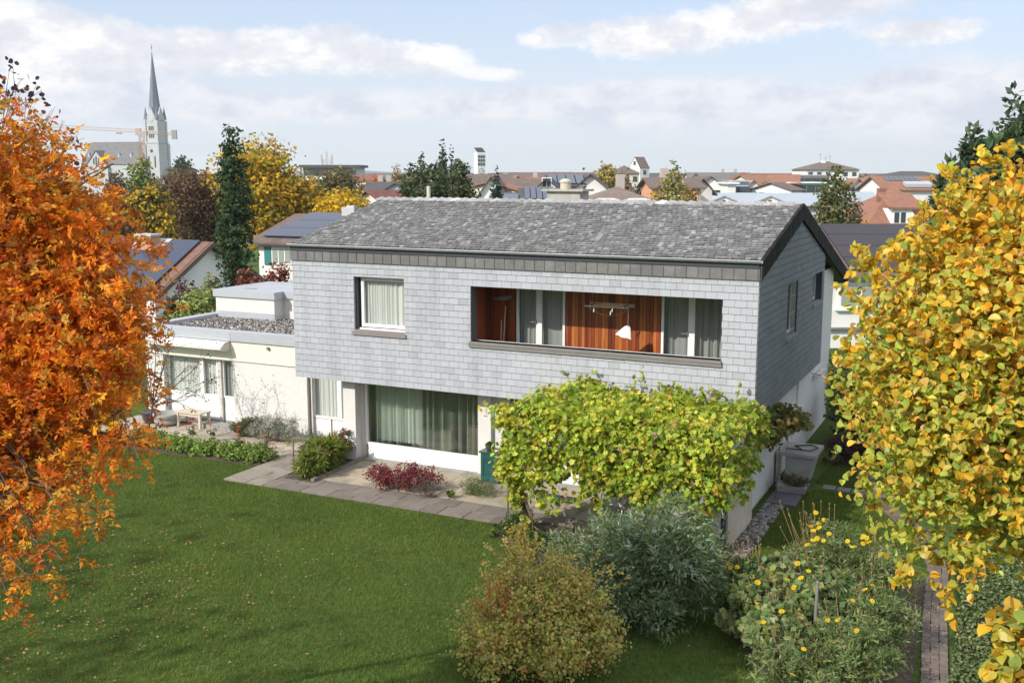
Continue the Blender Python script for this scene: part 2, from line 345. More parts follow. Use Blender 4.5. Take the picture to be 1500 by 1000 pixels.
def clumps(bl, n, sub=0.28, k=10, shell=0.45, flat=0.7, gap=0.0):
    """n points in the blobs (x,y,z,rx,ry,rz): leaves gather in sub-clumps near the surface"""
    bl = np.array(bl, float); w = (bl[:, 3]*bl[:, 5])**1.0; w /= w.sum(); nsub = np.maximum(3, (k*len(bl)*w*1.0).astype(int))
    SC, SR, SB = [], [], []
    for b, ns in zip(bl, nsub):
        d = unit(rng.normal(size=(ns, 3))); rad = rng.random((ns, 1))**shell
        SC.append(b[:3]+d*rad*b[3:6]); SR.append(np.full(ns, sub*(b[3]*b[4]*b[5])**(1/3))*rng.uniform(0.6, 1.3, ns)); SB.append(np.repeat(b[None, :3], ns, 0))
    SC, SR, SB = np.concatenate(SC), np.concatenate(SR), np.concatenate(SB)
    pw = SR**2; pw /= pw.sum(); idx = rng.choice(len(SC), n, p=pw)
    P = SC[idx]+rng.normal(size=(n, 3))*SR[idx, None]*0.55*np.array([1, 1, flat])
    return P, unit(P-SB[idx]+unit(P-SC[idx])*SR[idx, None]), idx, SC
def shoots(t, bl, n, ln, size, shape, cols, m, per=12, up=.6, bark=None, name='shoots'):
    """leafy shoots standing out of the crown"""
    bl = np.array(bl, float); w = bl[:, 3]*bl[:, 5]; w /= w.sum(); b = MB(); P, A = [], []
    for i in rng.choice(len(bl), n, p=w):
        d = unit(rng.normal(size=3)+np.array([0, 0, .35])); s_ = bl[i, :3]+d*bl[i, 3:6]*.8; d2 = unit(d+np.array([0, 0, up])+rng.normal(size=3)*.25); L = ln*random.uniform(.5, 1.3); e = s_+d2*L+np.array([0, 0, -.12*L]); mid = (s_+e)/2+np.array([0, 0, .06*L])
        b.tube([s_, mid, e], [.005, .004, .0015], 4, cap=False)
        for k in range(per): u = random.random(); q = s_*(1-u)**2+2*mid*u*(1-u)+e*u*u; P.append(q); A.append(d2+rng.normal(size=3)*.7)
    P, A = np.array(P), unit(np.array(A)); leaves('foliage', P, size, shape, pal(cols, [1]*len(cols), len(P)), m, t, axis=A*1.5, ub=.3); b.build('shoot_stems', bark or m_bark, t)  # second mesh holds only the bare stems of the shoots
def limbs(mb, base, top, centers, r, n_side=7, sag=0.1, lo=.25):
    base, top = np.array(base, float), np.array(top, float); L = np.linalg.norm(top-base)
    pts = [base+(top-base)*t+np.array([math.sin(t*5)*0.03*L, math.cos(t*4)*0.03*L, 0])*(t*(1-t)*2) for t in np.linspace(0, 1, 6)]
    mb.tube(pts, [r*(1-0.75*t) for t in np.linspace(0, 1, 6)], n_side)
    for c in centers:
        c = np.array(c, float); t = min(0.92, max(0.12, random.uniform(lo, 0.85))); s_ = base+(top-base)*t
        if c[2] < s_[2] and lo < .4: s_ = base+(top-base)*max(0.15, t*0.6)
        mid = (s_+c)/2+np.array([0, 0, sag*np.linalg.norm(c-s_)]); rb = r*(1-0.75*t)*0.5
        mb.tube([s_, mid, c], [rb, rb*0.6, rb*0.15+0.002], 5, cap=False)
# ================================================================ THE HOUSE
XL, HB, HT, DEP = -11.5, 2.05, 5.0, 7.85      # left corner, slate bottom, slate top, gable depth; right corner is x = 0
RY, RZ = 4.15, 6.36                            # ridge
ZF, SF = 5.34, (RZ-5.34)/(RY+0.10)             # front eave height and pitch
YR, ZRR = 11.9, 4.16; SR_ = (RZ-ZRR)/(YR-RY)   # rear eave
house = thing('slate_clad_house', 'two-storey house hung with grey slates under a low mottled tile roof', 'house', (-5.75, 3.9, 0))
def slatecol(a, b):
    v = random.gauss(0.415, 0.012); t = random.random()
    if t < 0.05: v *= 0.9
    return (v*0.95, v*0.985, v*1.075)
def shaded_slatecol(a, b):
    v = random.gauss(0.225, 0.011); return (v*0.93, v*0.98, v*1.06)  # same slate as the front, the gable's shade put into its colour
W1 = (-9.70, -8.29, 3.34, 4.65); LG = (-6.53, -0.73, 3.30, 4.56)
b = MB(); tiles(b, (0, 0, 0), (1, 0, 0), (0, 0, 1), (0, -1, 0), XL, 0.0, HB, HT, 0.245, 0.1475, holes=[W1, LG], colf=slatecol, vg=0.010, gap=0.005)
b.build('front_slates', m_slate, house)
b = MB(); wall_y(b, XL+0.01, -0.01, HB+0.01, ZF-0.05, 0.0, 0.28, [W1, LG]); b.build('front_wall', m_slatedark, house)
GW1 = (2.94, 4.14, 3.36, 4.62); GW2 = (6.2, 7.53, 3.78, 4.56)
rl = lambda off: [((-SF, 1.0), 5.34+SF*0.10-off), ((SR_, 1.0), RZ+SR_*RY-off)]
b = MB(); tiles(b, (0, 0, 0), (0, 1, 0), (0, 0, 1), (1, 0, 0), 0.0, DEP, HB, 6.34, 0.40, 0.153, holes=[GW1, GW2], clips=rl(0.12), colf=shaded_slatecol, gap=0.003, vg=0.012)
b.build('gable_slates', m_slate_shaded, house)
b = MB()
for (a, c, d, e) in rect_sub((0.29, DEP, HB+0.01, 6.4), [GW1, GW2]):
    P = [(a, d), (c, d), (c, e), (a, e)]
    for cn, ck in rl(0.14):
        P = clip(P, cn, ck)
        if len(P) < 3: break
    if len(P) > 2: b.prism([(-0.28, p, q) for p, q in P], (0.275, 0, 0))
b.build('gable_wall', m_slatedark, house)
b = MB(); b.box(XL+0.3, -0.3, 0.3, DEP, HB+0.02, HB+0.22); b.box(XL, XL+0.28, 0.3, DEP, HB+.01, 5.1); b.box(XL+0.3, -0.3, DEP-0.3, DEP, HB+.3, 5.2)
b.build('floor_slab', m_conc, house)
# interior: one plain room box behind the upstairs glass
b = MB(); b.box(-11.1, -7.2, 2.5, 2.6, 2.3, 5.0); b.box(-2.0, -1.9, 2.0, 7.4, 2.3, 5.0); b.box(-6.7, -0.3, 2.2, 2.3, 2.3, 5.0); b.build('inner_wall', m_room, house)

# roof: two tiled slopes
lf, lr = math.hypot(RY+0.10, RZ-5.34), math.hypot(YR-RY, RZ-ZRR)
Uf = np.array([0, (RY+0.10)/lf, (RZ-5.34)/lf]); Nf = np.array([0, -Uf[2], Uf[1]]); Ur = np.array([0, -(YR-RY)/lr, (RZ-ZRR)/lr]); Nr = np.array([0, -Ur[2], Ur[1]])*np.array([1, -1, 1])
def tilecol(a, b_):
    t = random.random(); v = random.uniform(0.14, 0.22) if t < 0.78 else (random.uniform(0.22, 0.29) if t < 0.95 else random.uniform(0.30, 0.38))
    w = random.uniform(-0.02, 0.05); return (v*(1.0+w*.6), v, v*(1.0-w*0.3))
b = MB(); tiles(b, (XL-0.02, -0.10, 5.36), (1, 0, 0), Uf, Nf, 0, 11.53, 0.06, lf-0.02, 0.125, 0.165, colf=tilecol, gap=0.008, vg=0.052, thick=0.018, lift=0.022, jit=0.07, halfoff=True)
b.build('front_roof_slope', m_rooftile, house)
b = MB(); tiles(b, (XL-0.02, YR, ZRR), (1, 0, 0), Ur, np.array([0, (RZ-ZRR)/lr, (YR-RY)/lr]), 0, 11.53, 0.0, lr-0.02, 0.165, 0.26, colf=tilecol, thick=0.03, lift=0.02, jit=0.05)
b.build('rear_roof_slope', m_rooftile, house)
b = MB()
for y0, z0, y1, z1 in ((-0.08, 5.33, RY, RZ-0.02), (YR, ZRR-0.03, RY, RZ-0.02)):
    vs = [(XL-0.01, y0, z0), (0.0, y0, z0), (0.0, y1, z1), (XL-0.01, y1, z1)]; vs += [(x, y, z-0.10) for x, y, z in vs]
    b.add(vs, [(0, 1, 2, 3), (7, 6, 5, 4), (0, 4, 5, 1), (1, 5, 6, 2), (2, 6, 7, 3), (3, 7, 4, 0)])
b.build('roof_deck', m_slatedark, house)
b = MB(); x = XL-0.02   # ridge caps: short overlapping saddles, laid askew
while x < -0.12:
    c = tilecol(0, 0); v = max(c); c = tuple(min(0.6, q*1.4+0.07) for q in c); L_ = 0.235; h = 0.055+random.uniform(0, 0.012)
    for s_ in (-1, 1):
        vs = [(x, RY, RZ+h+0.035), (x+L_, RY, RZ+h-0.015), (x+L_-0.12, RY+s_*0.19, RZ-0.03), (x-0.12, RY+s_*0.19, RZ+0.025)]; vs += [(a, q, z-0.022) for a, q, z in vs]
        f = [(0, 1, 2, 3), (7, 6, 5, 4), (0, 4, 5, 1), (1, 5, 6, 2), (2, 6, 7, 3), (3, 7, 4, 0)]
        b.add(vs, f if s_ < 0 else [q[::-1] for q in f], c)
    x += L_*1.02
b.build('ridge_caps', m_rooftile, house)
# gutter and zinc apron along the front
b = MB(); x = XL-0.03
while x < 0.05:
    w = 0.245; v = random.uniform(0.15, 0.19); v = v*1.35 if random.random() < 0.05 else v
    x1 = min(x+w-0.001, 0.05); b.box(x, x1, -0.055, -0.012, 4.985, 5.30, (v*1.0, v*0.99, v*0.97)); b.box(x1-0.012, x1-0.001, -0.066, -0.0545, 4.985, 5.30, (v*.75,)*3); x += w
b.build('front_apron', m_zinc, house)
b = MB()
prof = [(math.cos(a)*0.055, math.sin(a)*0.055) for a in np.linspace(math.pi, 2*math.pi, 7)]
P0 = [(XL-0.03, -0.115+p, 5.375+q) for p, q in prof]+[(XL-0.03, -0.115+p*0.86, 5.375+q*0.86) for p, q in prof[::-1]]
b.prism(P0, (11.6, 0, 0), (0.30, 0.32, 0.325)); b.tube([(XL-0.03, -0.168, 5.378), (0.055, -0.168, 5.378)], 0.011, 6, (0.42, 0.45, 0.46))
b.build('gutter', m_zinc, house)
# black verge boards on the right gable, boards standing side by side
for nm, (ya, za, yb, zb, n_) in (('front_verge', (-0.06, 5.37, RY, RZ+0.04, 34)), ('rear_verge', (RY, RZ+0.04, YR+0.05, ZRR+0.01, 62))):
    b = MB()
    for i in range(n_):
        t0, t1 = i/n_, (i+1)/n_-0.12/n_; y0, y1 = ya+(yb-ya)*t0, ya+(yb-ya)*t1; z0, z1 = za+(zb-za)*t0, za+(zb-za)*t1; v = random.uniform(0.008, 0.026); e = 0.075+random.uniform(0, .006)
        b.prism([(0.015, y0, z0-0.37), (0.015, y1, z1-0.37), (0.015, y1, z1+0.01), (0.015, y0, z0+0.01)], (e-0.015, 0, 0), (v*1.05, v, v))
    b.build(nm, m_black, house)
b = MB()
for (ya, za, yb, zb) in ((DEP+0.02, RZ-SR_*(DEP-RY)-0.13, YR, ZRR-0.12),):
    for i in range(9):
        x0 = -1.6+i*0.178; vs = [(x0, ya, za-0.12), (x0+0.172, ya, za-0.12), (x0+0.172, yb, zb-0.14), (x0, yb, zb-0.14)]; vs += [(p, q, r+0.05) for p, q, r in vs]
        b.add(vs, [(3, 2, 1, 0), (4, 5, 6, 7), (0, 1, 5, 4), (1, 2, 6, 5), (2, 3, 7, 6), (3, 0, 4, 7)])
b.box(-1.6, 0.012, YR-0.02, YR+0.04, ZRR-0.34, ZRR-0.02)
b.build('rear_soffit', m_soffit, house)
# plaster walls below and behind
b = MB(); wall_x(b, 0.02, 10.4, -0.6, 2.04, -0.42, -0.15, [(4.75, 5.75, 1.30, 2.0)]); wall_x(b, DEP+0.01, 10.4, 2.04, 4.45, -0.42, -0.13, [])
wall_y(b, XL, -0.43, -0.4, 4.3, 10.1, 10.4)
b.build('side_wall', m_plaster, house)
for q in ((-0.10, 0.02, 7.62, 8.95, 1.66, 1.71), (-0.16, 0.0, 4.72, 5.8, 1.25, 1.295)): box_o('side_sill', m_offwhite, house, *q)
box_o('roller_blind', m_offwhite, house, -0.24, -0.2, 4.76, 5.74, 1.31, 1.99)
# ground floor front
for q in ((-10.32, -9.96, 0.32, 1.88), (-6.62, -6.28, 0.50, 0.9), (-6.279, -5.95, 0.62, 0.9), (-1.6, -0.43, 0.58, 0.9)): box_o('pillar', m_plaster, house, *q, 0, 2.3)
for q in ((-9.78, -6.63, 0.60, 0.66, 0.03, 0.36), (-5.9, -1.6, 0.62, 0.68, 0.03, 0.40)): box_o('window_parapet', m_white, house, *q)
b = MB(); b.box(-9.95, -0.43, 0.42, 0.60, -0.04, 0.03); b.build('doorstep', m_conc, house)
def window(parent, name, x0, x1, z0, z1, y, w=0.06, mull=(), gm=None, cm=None, open_=None, wl=0.11, seed=1, cy=0.12, ccuts=None, fm=None, handle=None, amp=0.03):
    b = MB(); frame_rect(b, x0, x1, z0, z1, w, y, y+0.07)
    for xm, wm in mull: b.box(xm-wm/2, xm+wm/2, y-0.012, y+0.06, z0+w, z1-w)
    fr = b.build(name, fm or m_white, parent)
    sheet('pane', gm or g_win, fr, [(x0+w*.5, y+0.035, z0+w*.5), (x1-w*.5, y+0.035, z0+w*.5), (x1-w*.5, y+0.035, z1-w*.5), (x0+w*.5, y+0.035, z1-w*.5)])
    for i, (ca, cb) in enumerate(ccuts or [(x0+w*.3, x1-w*.3)]): curtain('curtain', fr, cm or m_curt, ca, cb, z0+0.02, z1+0.05, y+cy, amp, wl, seed+i)
    if handle:
        b = MB(); b.box(handle[0]-0.012, handle[0]+0.012, y-0.04, y-0.012, handle[1]-0.05, handle[1]+0.05); b.box(handle[0]-0.13, handle[0], y-0.07, y-0.045, handle[1]-0.01, handle[1]+0.012); b.build('handle', m_metal, fr)
    return fr
# upstairs window, left
w1 = window(house, 'bedroom_window', W1[0]+0.10, W1[1]-0.004, W1[2]+0.09, W1[3]-0.03, 0.15, 0.075, seed=3, wl=0.10)
b = MB(); b.box(W1[0], W1[0]+0.022, -0.012, 0.2, W1[2]+.02, W1[3]); b.box(W1[0]+.03, W1[0]+0.05, 0.05, 0.08, W1[2]+.03, W1[3]-.03); b.build('shutter_rail', mat('rail_grey', (0.12, 0.125, 0.14), 0.5), w1)
b = MB(); b.box(W1[0]-0.045, W1[1]+0.045, -0.055, -0.02, W1[2]-0.095, W1[2]-0.005); b.box(W1[0]-0.0, W1[1]+0.0, -0.02, 0.15, W1[2]-0.06, W1[2]+0.03); b.build('window_sill', mat('brown_sill', (0.23, 0.20, 0.20), 0.7, var=0.1, scale=20), w1)
b = MB(); b.box(W1[0]+.1, W1[1]-.01, 0.06, 0.148, W1[2]+0.032, W1[2]+0.07); b.build('lower_frame', m_white, w1)
# loggia
BY = 1.25
log = MB(); 
log.box(LG[0]-0.3, LG[1]+0.3, 0.28, 1.7, 4.64, 4.72); log.build('loggia_ceiling', m_greywood, house)
b = MB(); b.box(LG[0]-0.3, LG[1]+0.3, 0.28, 1.7, 2.28, 2.36); b.build('loggia_floor', m_conc, house)
def boards(name, parent, x0, x1, y, z0, z1, w=0.085, ax='x', dark=1.0):
    b = MB(); x = x0
    while x < x1-0.01:
        t = random.random(); c = (0.28, 0.062, 0.016) if t < 0.55 else ((0.42, 0.13, 0.03) if t < 0.78 else (0.16, 0.032, 0.011)); k = random.uniform(0.8, 1.15)*dark; c = tuple(q*k for q in c); xe = min(x+w-0.006, x1)
        if ax == 'x': b.box(x, xe, y+random.uniform(0, .004), y+0.03, z0, z1, c)
        else: b.box(y-0.03, y-random.uniform(0, .004), x, xe, z0, z1, c)
        x += w
    return b.build(name, m_wood, parent)
boards('left_wood_panel', house, -6.60, -5.96, BY, 2.36, 4.64); boards('wood_panel', house, -4.72, -2.40, BY, 2.36, 4.64, 0.082)
boards('side_wood_panel', house, 0.29, BY, LG[0]-0.0, 2.36, 4.64, 0.11, 'y', 0.85)
b = MB(); b.box(LG[0]-0.25, LG[0]-0.06, 0.28, BY+0.1, 2.36, 4.64); b.box(LG[1]+0.02, LG[1]+0.2, 0.28, BY+0.1, 2.36, 4.64); b.box(LG[0]-.2, LG[1]+.2, BY+0.031, BY+0.035, 2.36, 2.37); b.build('loggia_side_wall', m_slatedark, house)
window(house, 'loggia_door', -5.96, -4.72, 2.4, 4.62, BY-0.02, 0.055, mull=[(-5.37, 0.15)], cm=m_net, wl=0.2, seed=11, handle=(-5.44, 3.66), cy=0.2)
window(house, 'loggia_door', -2.40, LG[1]-0.0, 2.4, 4.62, BY-0.02, 0.055, mull=[(-1.71, 0.15)], cm=m_net, wl=0.24, seed=14, handle=(-1.79, 3.62), cy=0.2, amp=0.05)
b = MB(); b.box(LG[0]-0.04, LG[1]+0.03, -0.06, 0.0, LG[2]-0.13, LG[2]-0.06); b.box(LG[0]-0.02, LG[1]+0.02, -0.075, 0.3, LG[2]-0.058, LG[2]-0.0); b.build('loggia_parapet_cap', m_greywood, house)
b = MB(); b.box(LG[0]+.03, LG[1]-.03, 0.20, 0.225, LG[2]+.0, LG[2]+.008); b.build('loggia_rail', m_white, house)
b = MB(); b.box(LG[0]+.0, LG[0]+0.012, -0.01, 0.27, LG[2], LG[3]); b.build('loggia_reveal', mat('rail_grey', 0), house)
# gable windows
for nm, g, pos in (('stair_window', GW1, -0.12), ('gable_window', GW2, -0.15)):
    b = MB(); frame_rect(b, g[0], g[1], g[2]+0.03, g[3], 0.07, pos-0.06, pos, 'y'); b.box(pos-0.06, pos, (g[0]+g[1])/2-0.05, (g[0]+g[1])/2+0.05, g[2]+.1, g[3]-.07)
    fr = b.build(nm, m_white if nm == 'stair_window' else m_offwhite, house)
    p = pos-0.03; sheet('pane', m_pane, fr, [(p, g[0]+.03, g[2]+.06), (p, g[1]-.03, g[2]+.06), (p, g[1]-.03, g[3]-.03), (p, g[0]+.03, g[3]-.03)])
    b = MB(); b.box(-0.12, 0.055, g[0]-0.05, g[1]+0.05, g[2]-0.05, g[2]+0.02); b.build('window_sill', mat('grey_sill', (0.22, 0.23, 0.25), 0.6), fr)
b = MB()
for i in range(9): b.tube([(-0.02, GW1[0]+0.62+i*0.06, GW1[2]+.03), (-0.02, GW1[0]+0.62+i*0.06, GW1[3]-.02)], 0.006, 5)
for z in (3.5, 3.9, 4.3): b.tube([(-0.02, GW1[0]+0.5, z), (-0.02, GW1[1], z)], 0.006, 5)
b.build('window_grille', m_metal, house)
# ground floor glass
window(house, 'picture_window', -9.86, -6.62, 0.36, 2.16, 0.62, 0.05, gm=g_big, cm=m_net2, wl=0.26, seed=5, cy=0.3, amp=0.12, ccuts=[(-9.8, -6.68)])
curtain('drawn_curtain', house, m_curt, -9.8, -8.45, 0.40, 2.2, 1.02, 0.04, 0.13, 9)
b = MB(); b.box(-9.90, -9.86, 0.60, 0.7, 0.03, 2.16); b.box(-9.96, -9.88, 0.56, 0.66, 0, 2.2); b.build('shutter_rail', m_offwhite, house)
b = MB(); b.box(-9.9, -5.0, 3.2, 3.3, 0.1, 2.3); b.box(-9.96, -9.9, 0.9, 3.3, 0.0, 2.3); b.box(-9.9, -0.5, 0.7, 3.3, 0.0, 0.06); b.box(-11, -.5, 0.3, 3.4, 2.26, 2.3); b.build('living_room', m_room, house)
b = MB(); b.box(-8.9, -7.9, 1.5, 2.1, 0.06, 0.7, (0.1,)*3); b.box(-7.5, -6.9, 1.6, 2.2, 0.06, 0.9); b.build('furniture', m_soffit, house)
window(house, 'terrace_door', -5.9, -3.8, 0.40, 2.16, 0.62, 0.06, mull=[(-4.85, 0.1)], gm=g_big, cm=m_net, wl=0.2, seed=15, cy=0.2)
window(house, 'terrace_door', -3.7, -1.6, 0.40, 2.16, 0.62, 0.06, mull=[(-2.65, 0.1)], gm=g_big, cm=m_net, wl=0.2, seed=16, cy=0.2)
# corner window between pillar and annex
window(house, 'kitchen_window', -12.42, -10.34, 0.52, 2.16, 1.88, 0.06, mull=[(-11.52, 0.13)], seed=8, wl=0.07, amp=0.02)
b = MB(); b.box(-12.42, -10.32, 1.89, 1.95, -.02, 0.50); b.build('kitchen_panel', m_white, house)
b = MB(); b.box(-12.40, -12.36, 1.80, 1.88, 0, 2.2); b.build('shutter_rail', m_offwhite, house)
# chimney and flue on the rear slope
b = MB(); b.box(-7.42, -6.42, 6.3, 6.95, 5.3, 6.60); b.box(-7.55, -6.30, 6.2, 7.05, 6.60, 6.66, (0.1,)*3); ch = b.build('chimney', mat('chimney_render', (0.42, 0.40, 0.34), 0.9, var=0.12, scale=6, dirt=((0.25, .24, .2), .6)), house)
b = MB(); b.lathe((-6.98, 6.6, 6.66), [(0.15, 0), (0.15, 0.17), (0.17, 0.18), (0.17, 0.22), (0.12, 0.27), (0.05, 0.29)], 16); b.build('chimney_pot', mat('pot_clay', (0.5, 0.47, 0.38), 0.8, var=0.1), ch)
b = MB(); b.tube([(-11.2, 6.2, 5.6), (-11.2, 6.2, 6.72)], 0.055, 12); b.build('flue_pipe', m_offwhite, house)
# ---- boundary wall carrying the vine
gw = thing('garden_wall', 'rough plastered garden wall running forward from the right corner of the slate house', 'wall', (-0.2, -1.1, 0))
b = MB(); b.box(-0.34, 0.03, -2.06, -0.02, -0.3, 2.0); b.build('wall', m_plaster_low, gw)
b = MB(); b.box(-0.47, -0.06, -2.28, -2.065, -0.3, 2.0); b.build('pier', m_plaster, gw)
b = MB(); b.box(-0.05, 0.0, -2.26, -2.07, -0.3, 2.0); b.build('joint_strip', m_slatedark, gw)

# ================================================================ ANNEX
ax_ = thing('flat_roof_annex', 'low white plastered annex with gravel flat roof and awning, left of the slate house', 'building', (-15.3, 4.5, 0))
D0, D1 = -17.55, -14.98
for q in ((D1, -12.45, 1.7, 1.98, -0.1, 1.92), (-12.74, -12.45, 1.981, 2.4, -.1, 2.3), (-18.2, D0, 1.7, 1.98, -0.1, 1.92), (-18.2, -17.95, 1.981, 7.5, -.1, 2.3)): box_o('wall', m_plaster, ax_, *q)
b = MB(); b.box(-18.2, -11.6, 1.655, 2.2, 1.92, 2.48); b.build('cream_band', m_cream, ax_)
b = MB(); b.box(-18.28, -14.94, 1.60, 1.95, 2.482, 2.74); b.box(-14.93, -11.55, 1.60, 1.95, 2.482, 2.745); b.box(-18.28, -17.95, 1.951, 7.6, 2.482, 2.74); b.build('roof_edge', m_alu, ax_)
b = MB(); b.box(-17.94, -11.55, 1.96, 7.6, 2.4, 2.60); b.build('flat_roof', m_conc, ax_)
V = rng.uniform((-17.92, 1.98, 2.615), (-11.56, 5.3, 2.645), (22000, 3)); 
g = rng.uniform(0.10, 0.62, (len(V), 1))**1.2*np.array([[1.05, 0.97, 0.92]]); leaves('roof_gravel', V, 0.045, 'chip', g, m_gravel, ax_, ub=1.2)['kind'] = 'stuff'
rb = MB(); rb.box(-18.0, -15.72, 4.55, 7.2, 2.6, 3.28); rb.box(-15.715, -11.6, 5.0, 7.2, 2.6, 3.28); rb.build('roof_housing', m_plaster, ax_)
b = MB(); b.box(-18.06, -15.66, 4.49, 7.25, 3.282, 3.50); b.box(-15.655, -11.6, 4.94, 7.25, 3.282, 3.50); b.box(-18.0, -15.7, 4.53, 4.549, 2.6, 2.84); b.build('housing_cap', m_alu, ax_)
box_o('roof_patch', mat('bitumen', (0.3, 0.3, 0.32), 0.8), ax_, -17.3, -16.9, 5.0, 5.25, 3.502, 3.51)
b = MB(); b.box(D0, D1, 1.86, 2.0, 0.0, 0.12); b.build('threshold', m_conc, ax_)
box_o('doorstep', m_conc, ax_, -15.75, -14.6, 1.25, 1.69, -0.02, 0.11)
box_o('doorstep', m_conc, ax_, -17.6, -15.78, 1.45, 1.69, -0.02, 0.06)
aw = MB()
for a, c, z1 in ((D0+0.02, -15.52, 0.80), (-15.48, D1-0.01, 0.80)):
    aw.box(a, c, 1.88, 1.94, 0.12, z1-0.02)
aw.build('door_panel', m_white, ax_)
window(ax_, 'glazed_door', D0, -15.56, 0.78, 1.9, 1.86, 0.05, mull=[(-16.25, 0.13), (-15.68, 0.05)], seed=21, wl=0.08, amp=0.02)
window(ax_, 'glazed_door', -15.50, D1, 0.78, 1.9, 1.86, 0.05, seed=23, wl=0.2, cm=m_net)
b = MB(); b.box(-15.60, -15.50, 1.80, 1.86, 0.1, 1.92); b.build('door_post', m_offwhite, ax_)
b = MB(); b.box(-17.4, -12.8, 4.0, 4.1, 0, 2.35); b.build('inner_wall', m_room, ax_)
b = MB(); b.prism([(-18.1, 1.654, 2.46), (-18.1, 1.40, 2.42), (-18.1, 1.30, 2.33), (-18.1, 1.33, 2.27), (-18.1, 1.654, 2.30)], (3.07, 0, 0)); awn = b.build('awning_case', m_white, ax_)
b = MB(); b.prism([(-15.03, 1.655, 2.48), (-15.03, 1.42, 2.45), (-15.03, 1.27, 2.34), (-15.03, 1.32, 2.24), (-15.03, 1.50, 2.20), (-15.03, 1.655, 2.26)], (0.035, 0, 0)); b.build('end_cap', m_offwhite, awn)
b = MB(); b.tube([(-18.0, 1.31, 2.27), (-15.06, 1.31, 2.27)], 0.022, 8); b.build('front_bar', m_offwhite, awn)
b = MB(); b.tube([(-13.66, 1.655, 2.36), (-13.66, 1.60, 2.36)], 0.045, 12); b.build('wall_spot', m_greywood, ax_)
b = MB(); b.tube([(-14.96, 1.645, 2.24), (-14.96, 1.645, 1.1), (-14.85, 1.645, .95)], 0.006, 6); b.build('awning_crank', m_offwhite, ax_)
# ================================================================ GROUND
def terr(x, y):
    d = math.hypot(x-CAM[0], y-CAM[1]); t = min(1, max(0, (d-62)/60)); t = t*t*(3-2*t); h = -6.0*t
    return h
M = bpy.data.materials.new('meadow'); M.use_nodes = True; n = NT(M.node_tree); tcx = n.n('ShaderNodeTexCoord').outputs['Object']
a1 = n.n('ShaderNodeTexNoise', {'Vector': tcx, 'Scale': 0.35, 'Detail': 6, 'Roughness': 0.6}).outputs['Fac']
a2 = n.n('ShaderNodeTexNoise', {'Vector': tcx, 'Scale': 9.0, 'Detail': 8, 'Roughness': 0.7}).outputs['Fac']
gcol = n.mix(n.ramp(a1, [(0.35, 0.0), (0.65, 1.0)]), (0.054, 0.092, 0.022), (0.084, 0.122, 0.032)); gcol = n.mix(1.0, gcol, n.ramp(a2, [(0.3, 0.6), (0.7, 1.4)]), 'MULTIPLY')
p = n.n('ShaderNodeBsdfPrincipled', {'Base Color': gcol, 'Roughness': 0.95, 'Specular IOR Level': 0.05, 'Normal': n.n('ShaderNodeBump', {'Height': a2, 'Strength': 0.6, 'Distance': 0.03}).outputs[0]})
n.n('ShaderNodeOutputMaterial', {0: p.outputs[0]})
V, L, St = [], [], []; rad = [0, 15, 30, 45, 62, 75, 90, 105, 122, 160, 220, 320, 500, 800, 1300, 2200, 4200]; na = 96
for i, r_ in enumerate(rad):
    for j in range(na):
        x, y = CAM[0]+r_*math.cos(2*math.pi*j/na), CAM[1]+r_*math.sin(2*math.pi*j/na); V.append((x, y, terr(x, y)-0.04))
for i in range(len(rad)-1):
    for j in range(na): St.append(len(L)); L += [i*na+j, (i+1)*na+j, (i+1)*na+(j+1) % na, i*na+(j+1) % na]
tag(mesh_obj('ground', V, L, St, M), 'grass-covered ground of the garden and town', 'ground', kind='structure')
# far wooded hills
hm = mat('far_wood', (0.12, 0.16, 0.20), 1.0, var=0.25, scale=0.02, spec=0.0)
V, L, St = [], [], []; k = 240
for j in range(k):
    a = j/(k-1)*2.2-1.1-YAW+math.pi/2; dd = 2600+300*math.sin(j*0.11); h = 9+10*math.sin(j*0.05+1.0)+5*math.sin(j*0.17)+1.5*math.sin(j*0.9)+random.uniform(-0.8, 0.8)
    for q, (z, ex) in enumerate(((-8, 0), (h*0.7, 140), (h, 300), (-8, 700))): V.append((CAM[0]+(dd+ex)*math.cos(a), CAM[1]+(dd+ex)*math.sin(a), z))
for j in range(k-1):
    for q in range(3): St.append(len(L)); L += [j*4+q, j*4+q+1, (j+1)*4+q+1, (j+1)*4+q]
tag(mesh_obj('hills', V, L, St, hm), 'low wooded hills along the horizon', 'hills', kind='structure')

# ---- paving: individual slabs with open joints
def slabs(name, label, x0, x1, y0, y1, w, h, tone, keep=None, rnd=0.35, zt=0.0):
    b = MB(); y = y0
    while y < y1-0.05:
        hh = min(h*random.uniform(0.85, 1.15), y1-y); hh = y1-y if y1-y-hh < 0.2 else hh; x = x0-random.uniform(0, w*0.5)
        while x < x1-0.02:
            ww = w*random.uniform(1-rnd, 1+rnd); a, c = max(x, x0), min(x+ww, x1); x += ww
            if c-a < 0.08: continue
            if keep and not keep((a+c)/2, y+hh/2): continue
            v = random.uniform(0.85, 1.12); g = 0.007; t = random.uniform(-0.004, 0.004)
            vs = [(a+g, y+g), (c-g, y+g), (c-g, y+hh-g), (a+g, y+hh-g)]; vs = [(p+random.uniform(-.006, .006), q+random.uniform(-.006, .006)) for p, q in vs]
            b.prism([(p, q, -0.035) for p, q in vs], (0, 0, 0.035+t+zt), tuple(q*v for q in tone))
        y += hh
    o = b.build(name, m_stone, None); return tag(o, label, 'paving', kind='structure')
slabs('terrace', 'slab terrace in front of the house', -10.15, -0.36, -1.45, 0.42, 0.95, 0.6, (0.42, 0.36, 0.27))
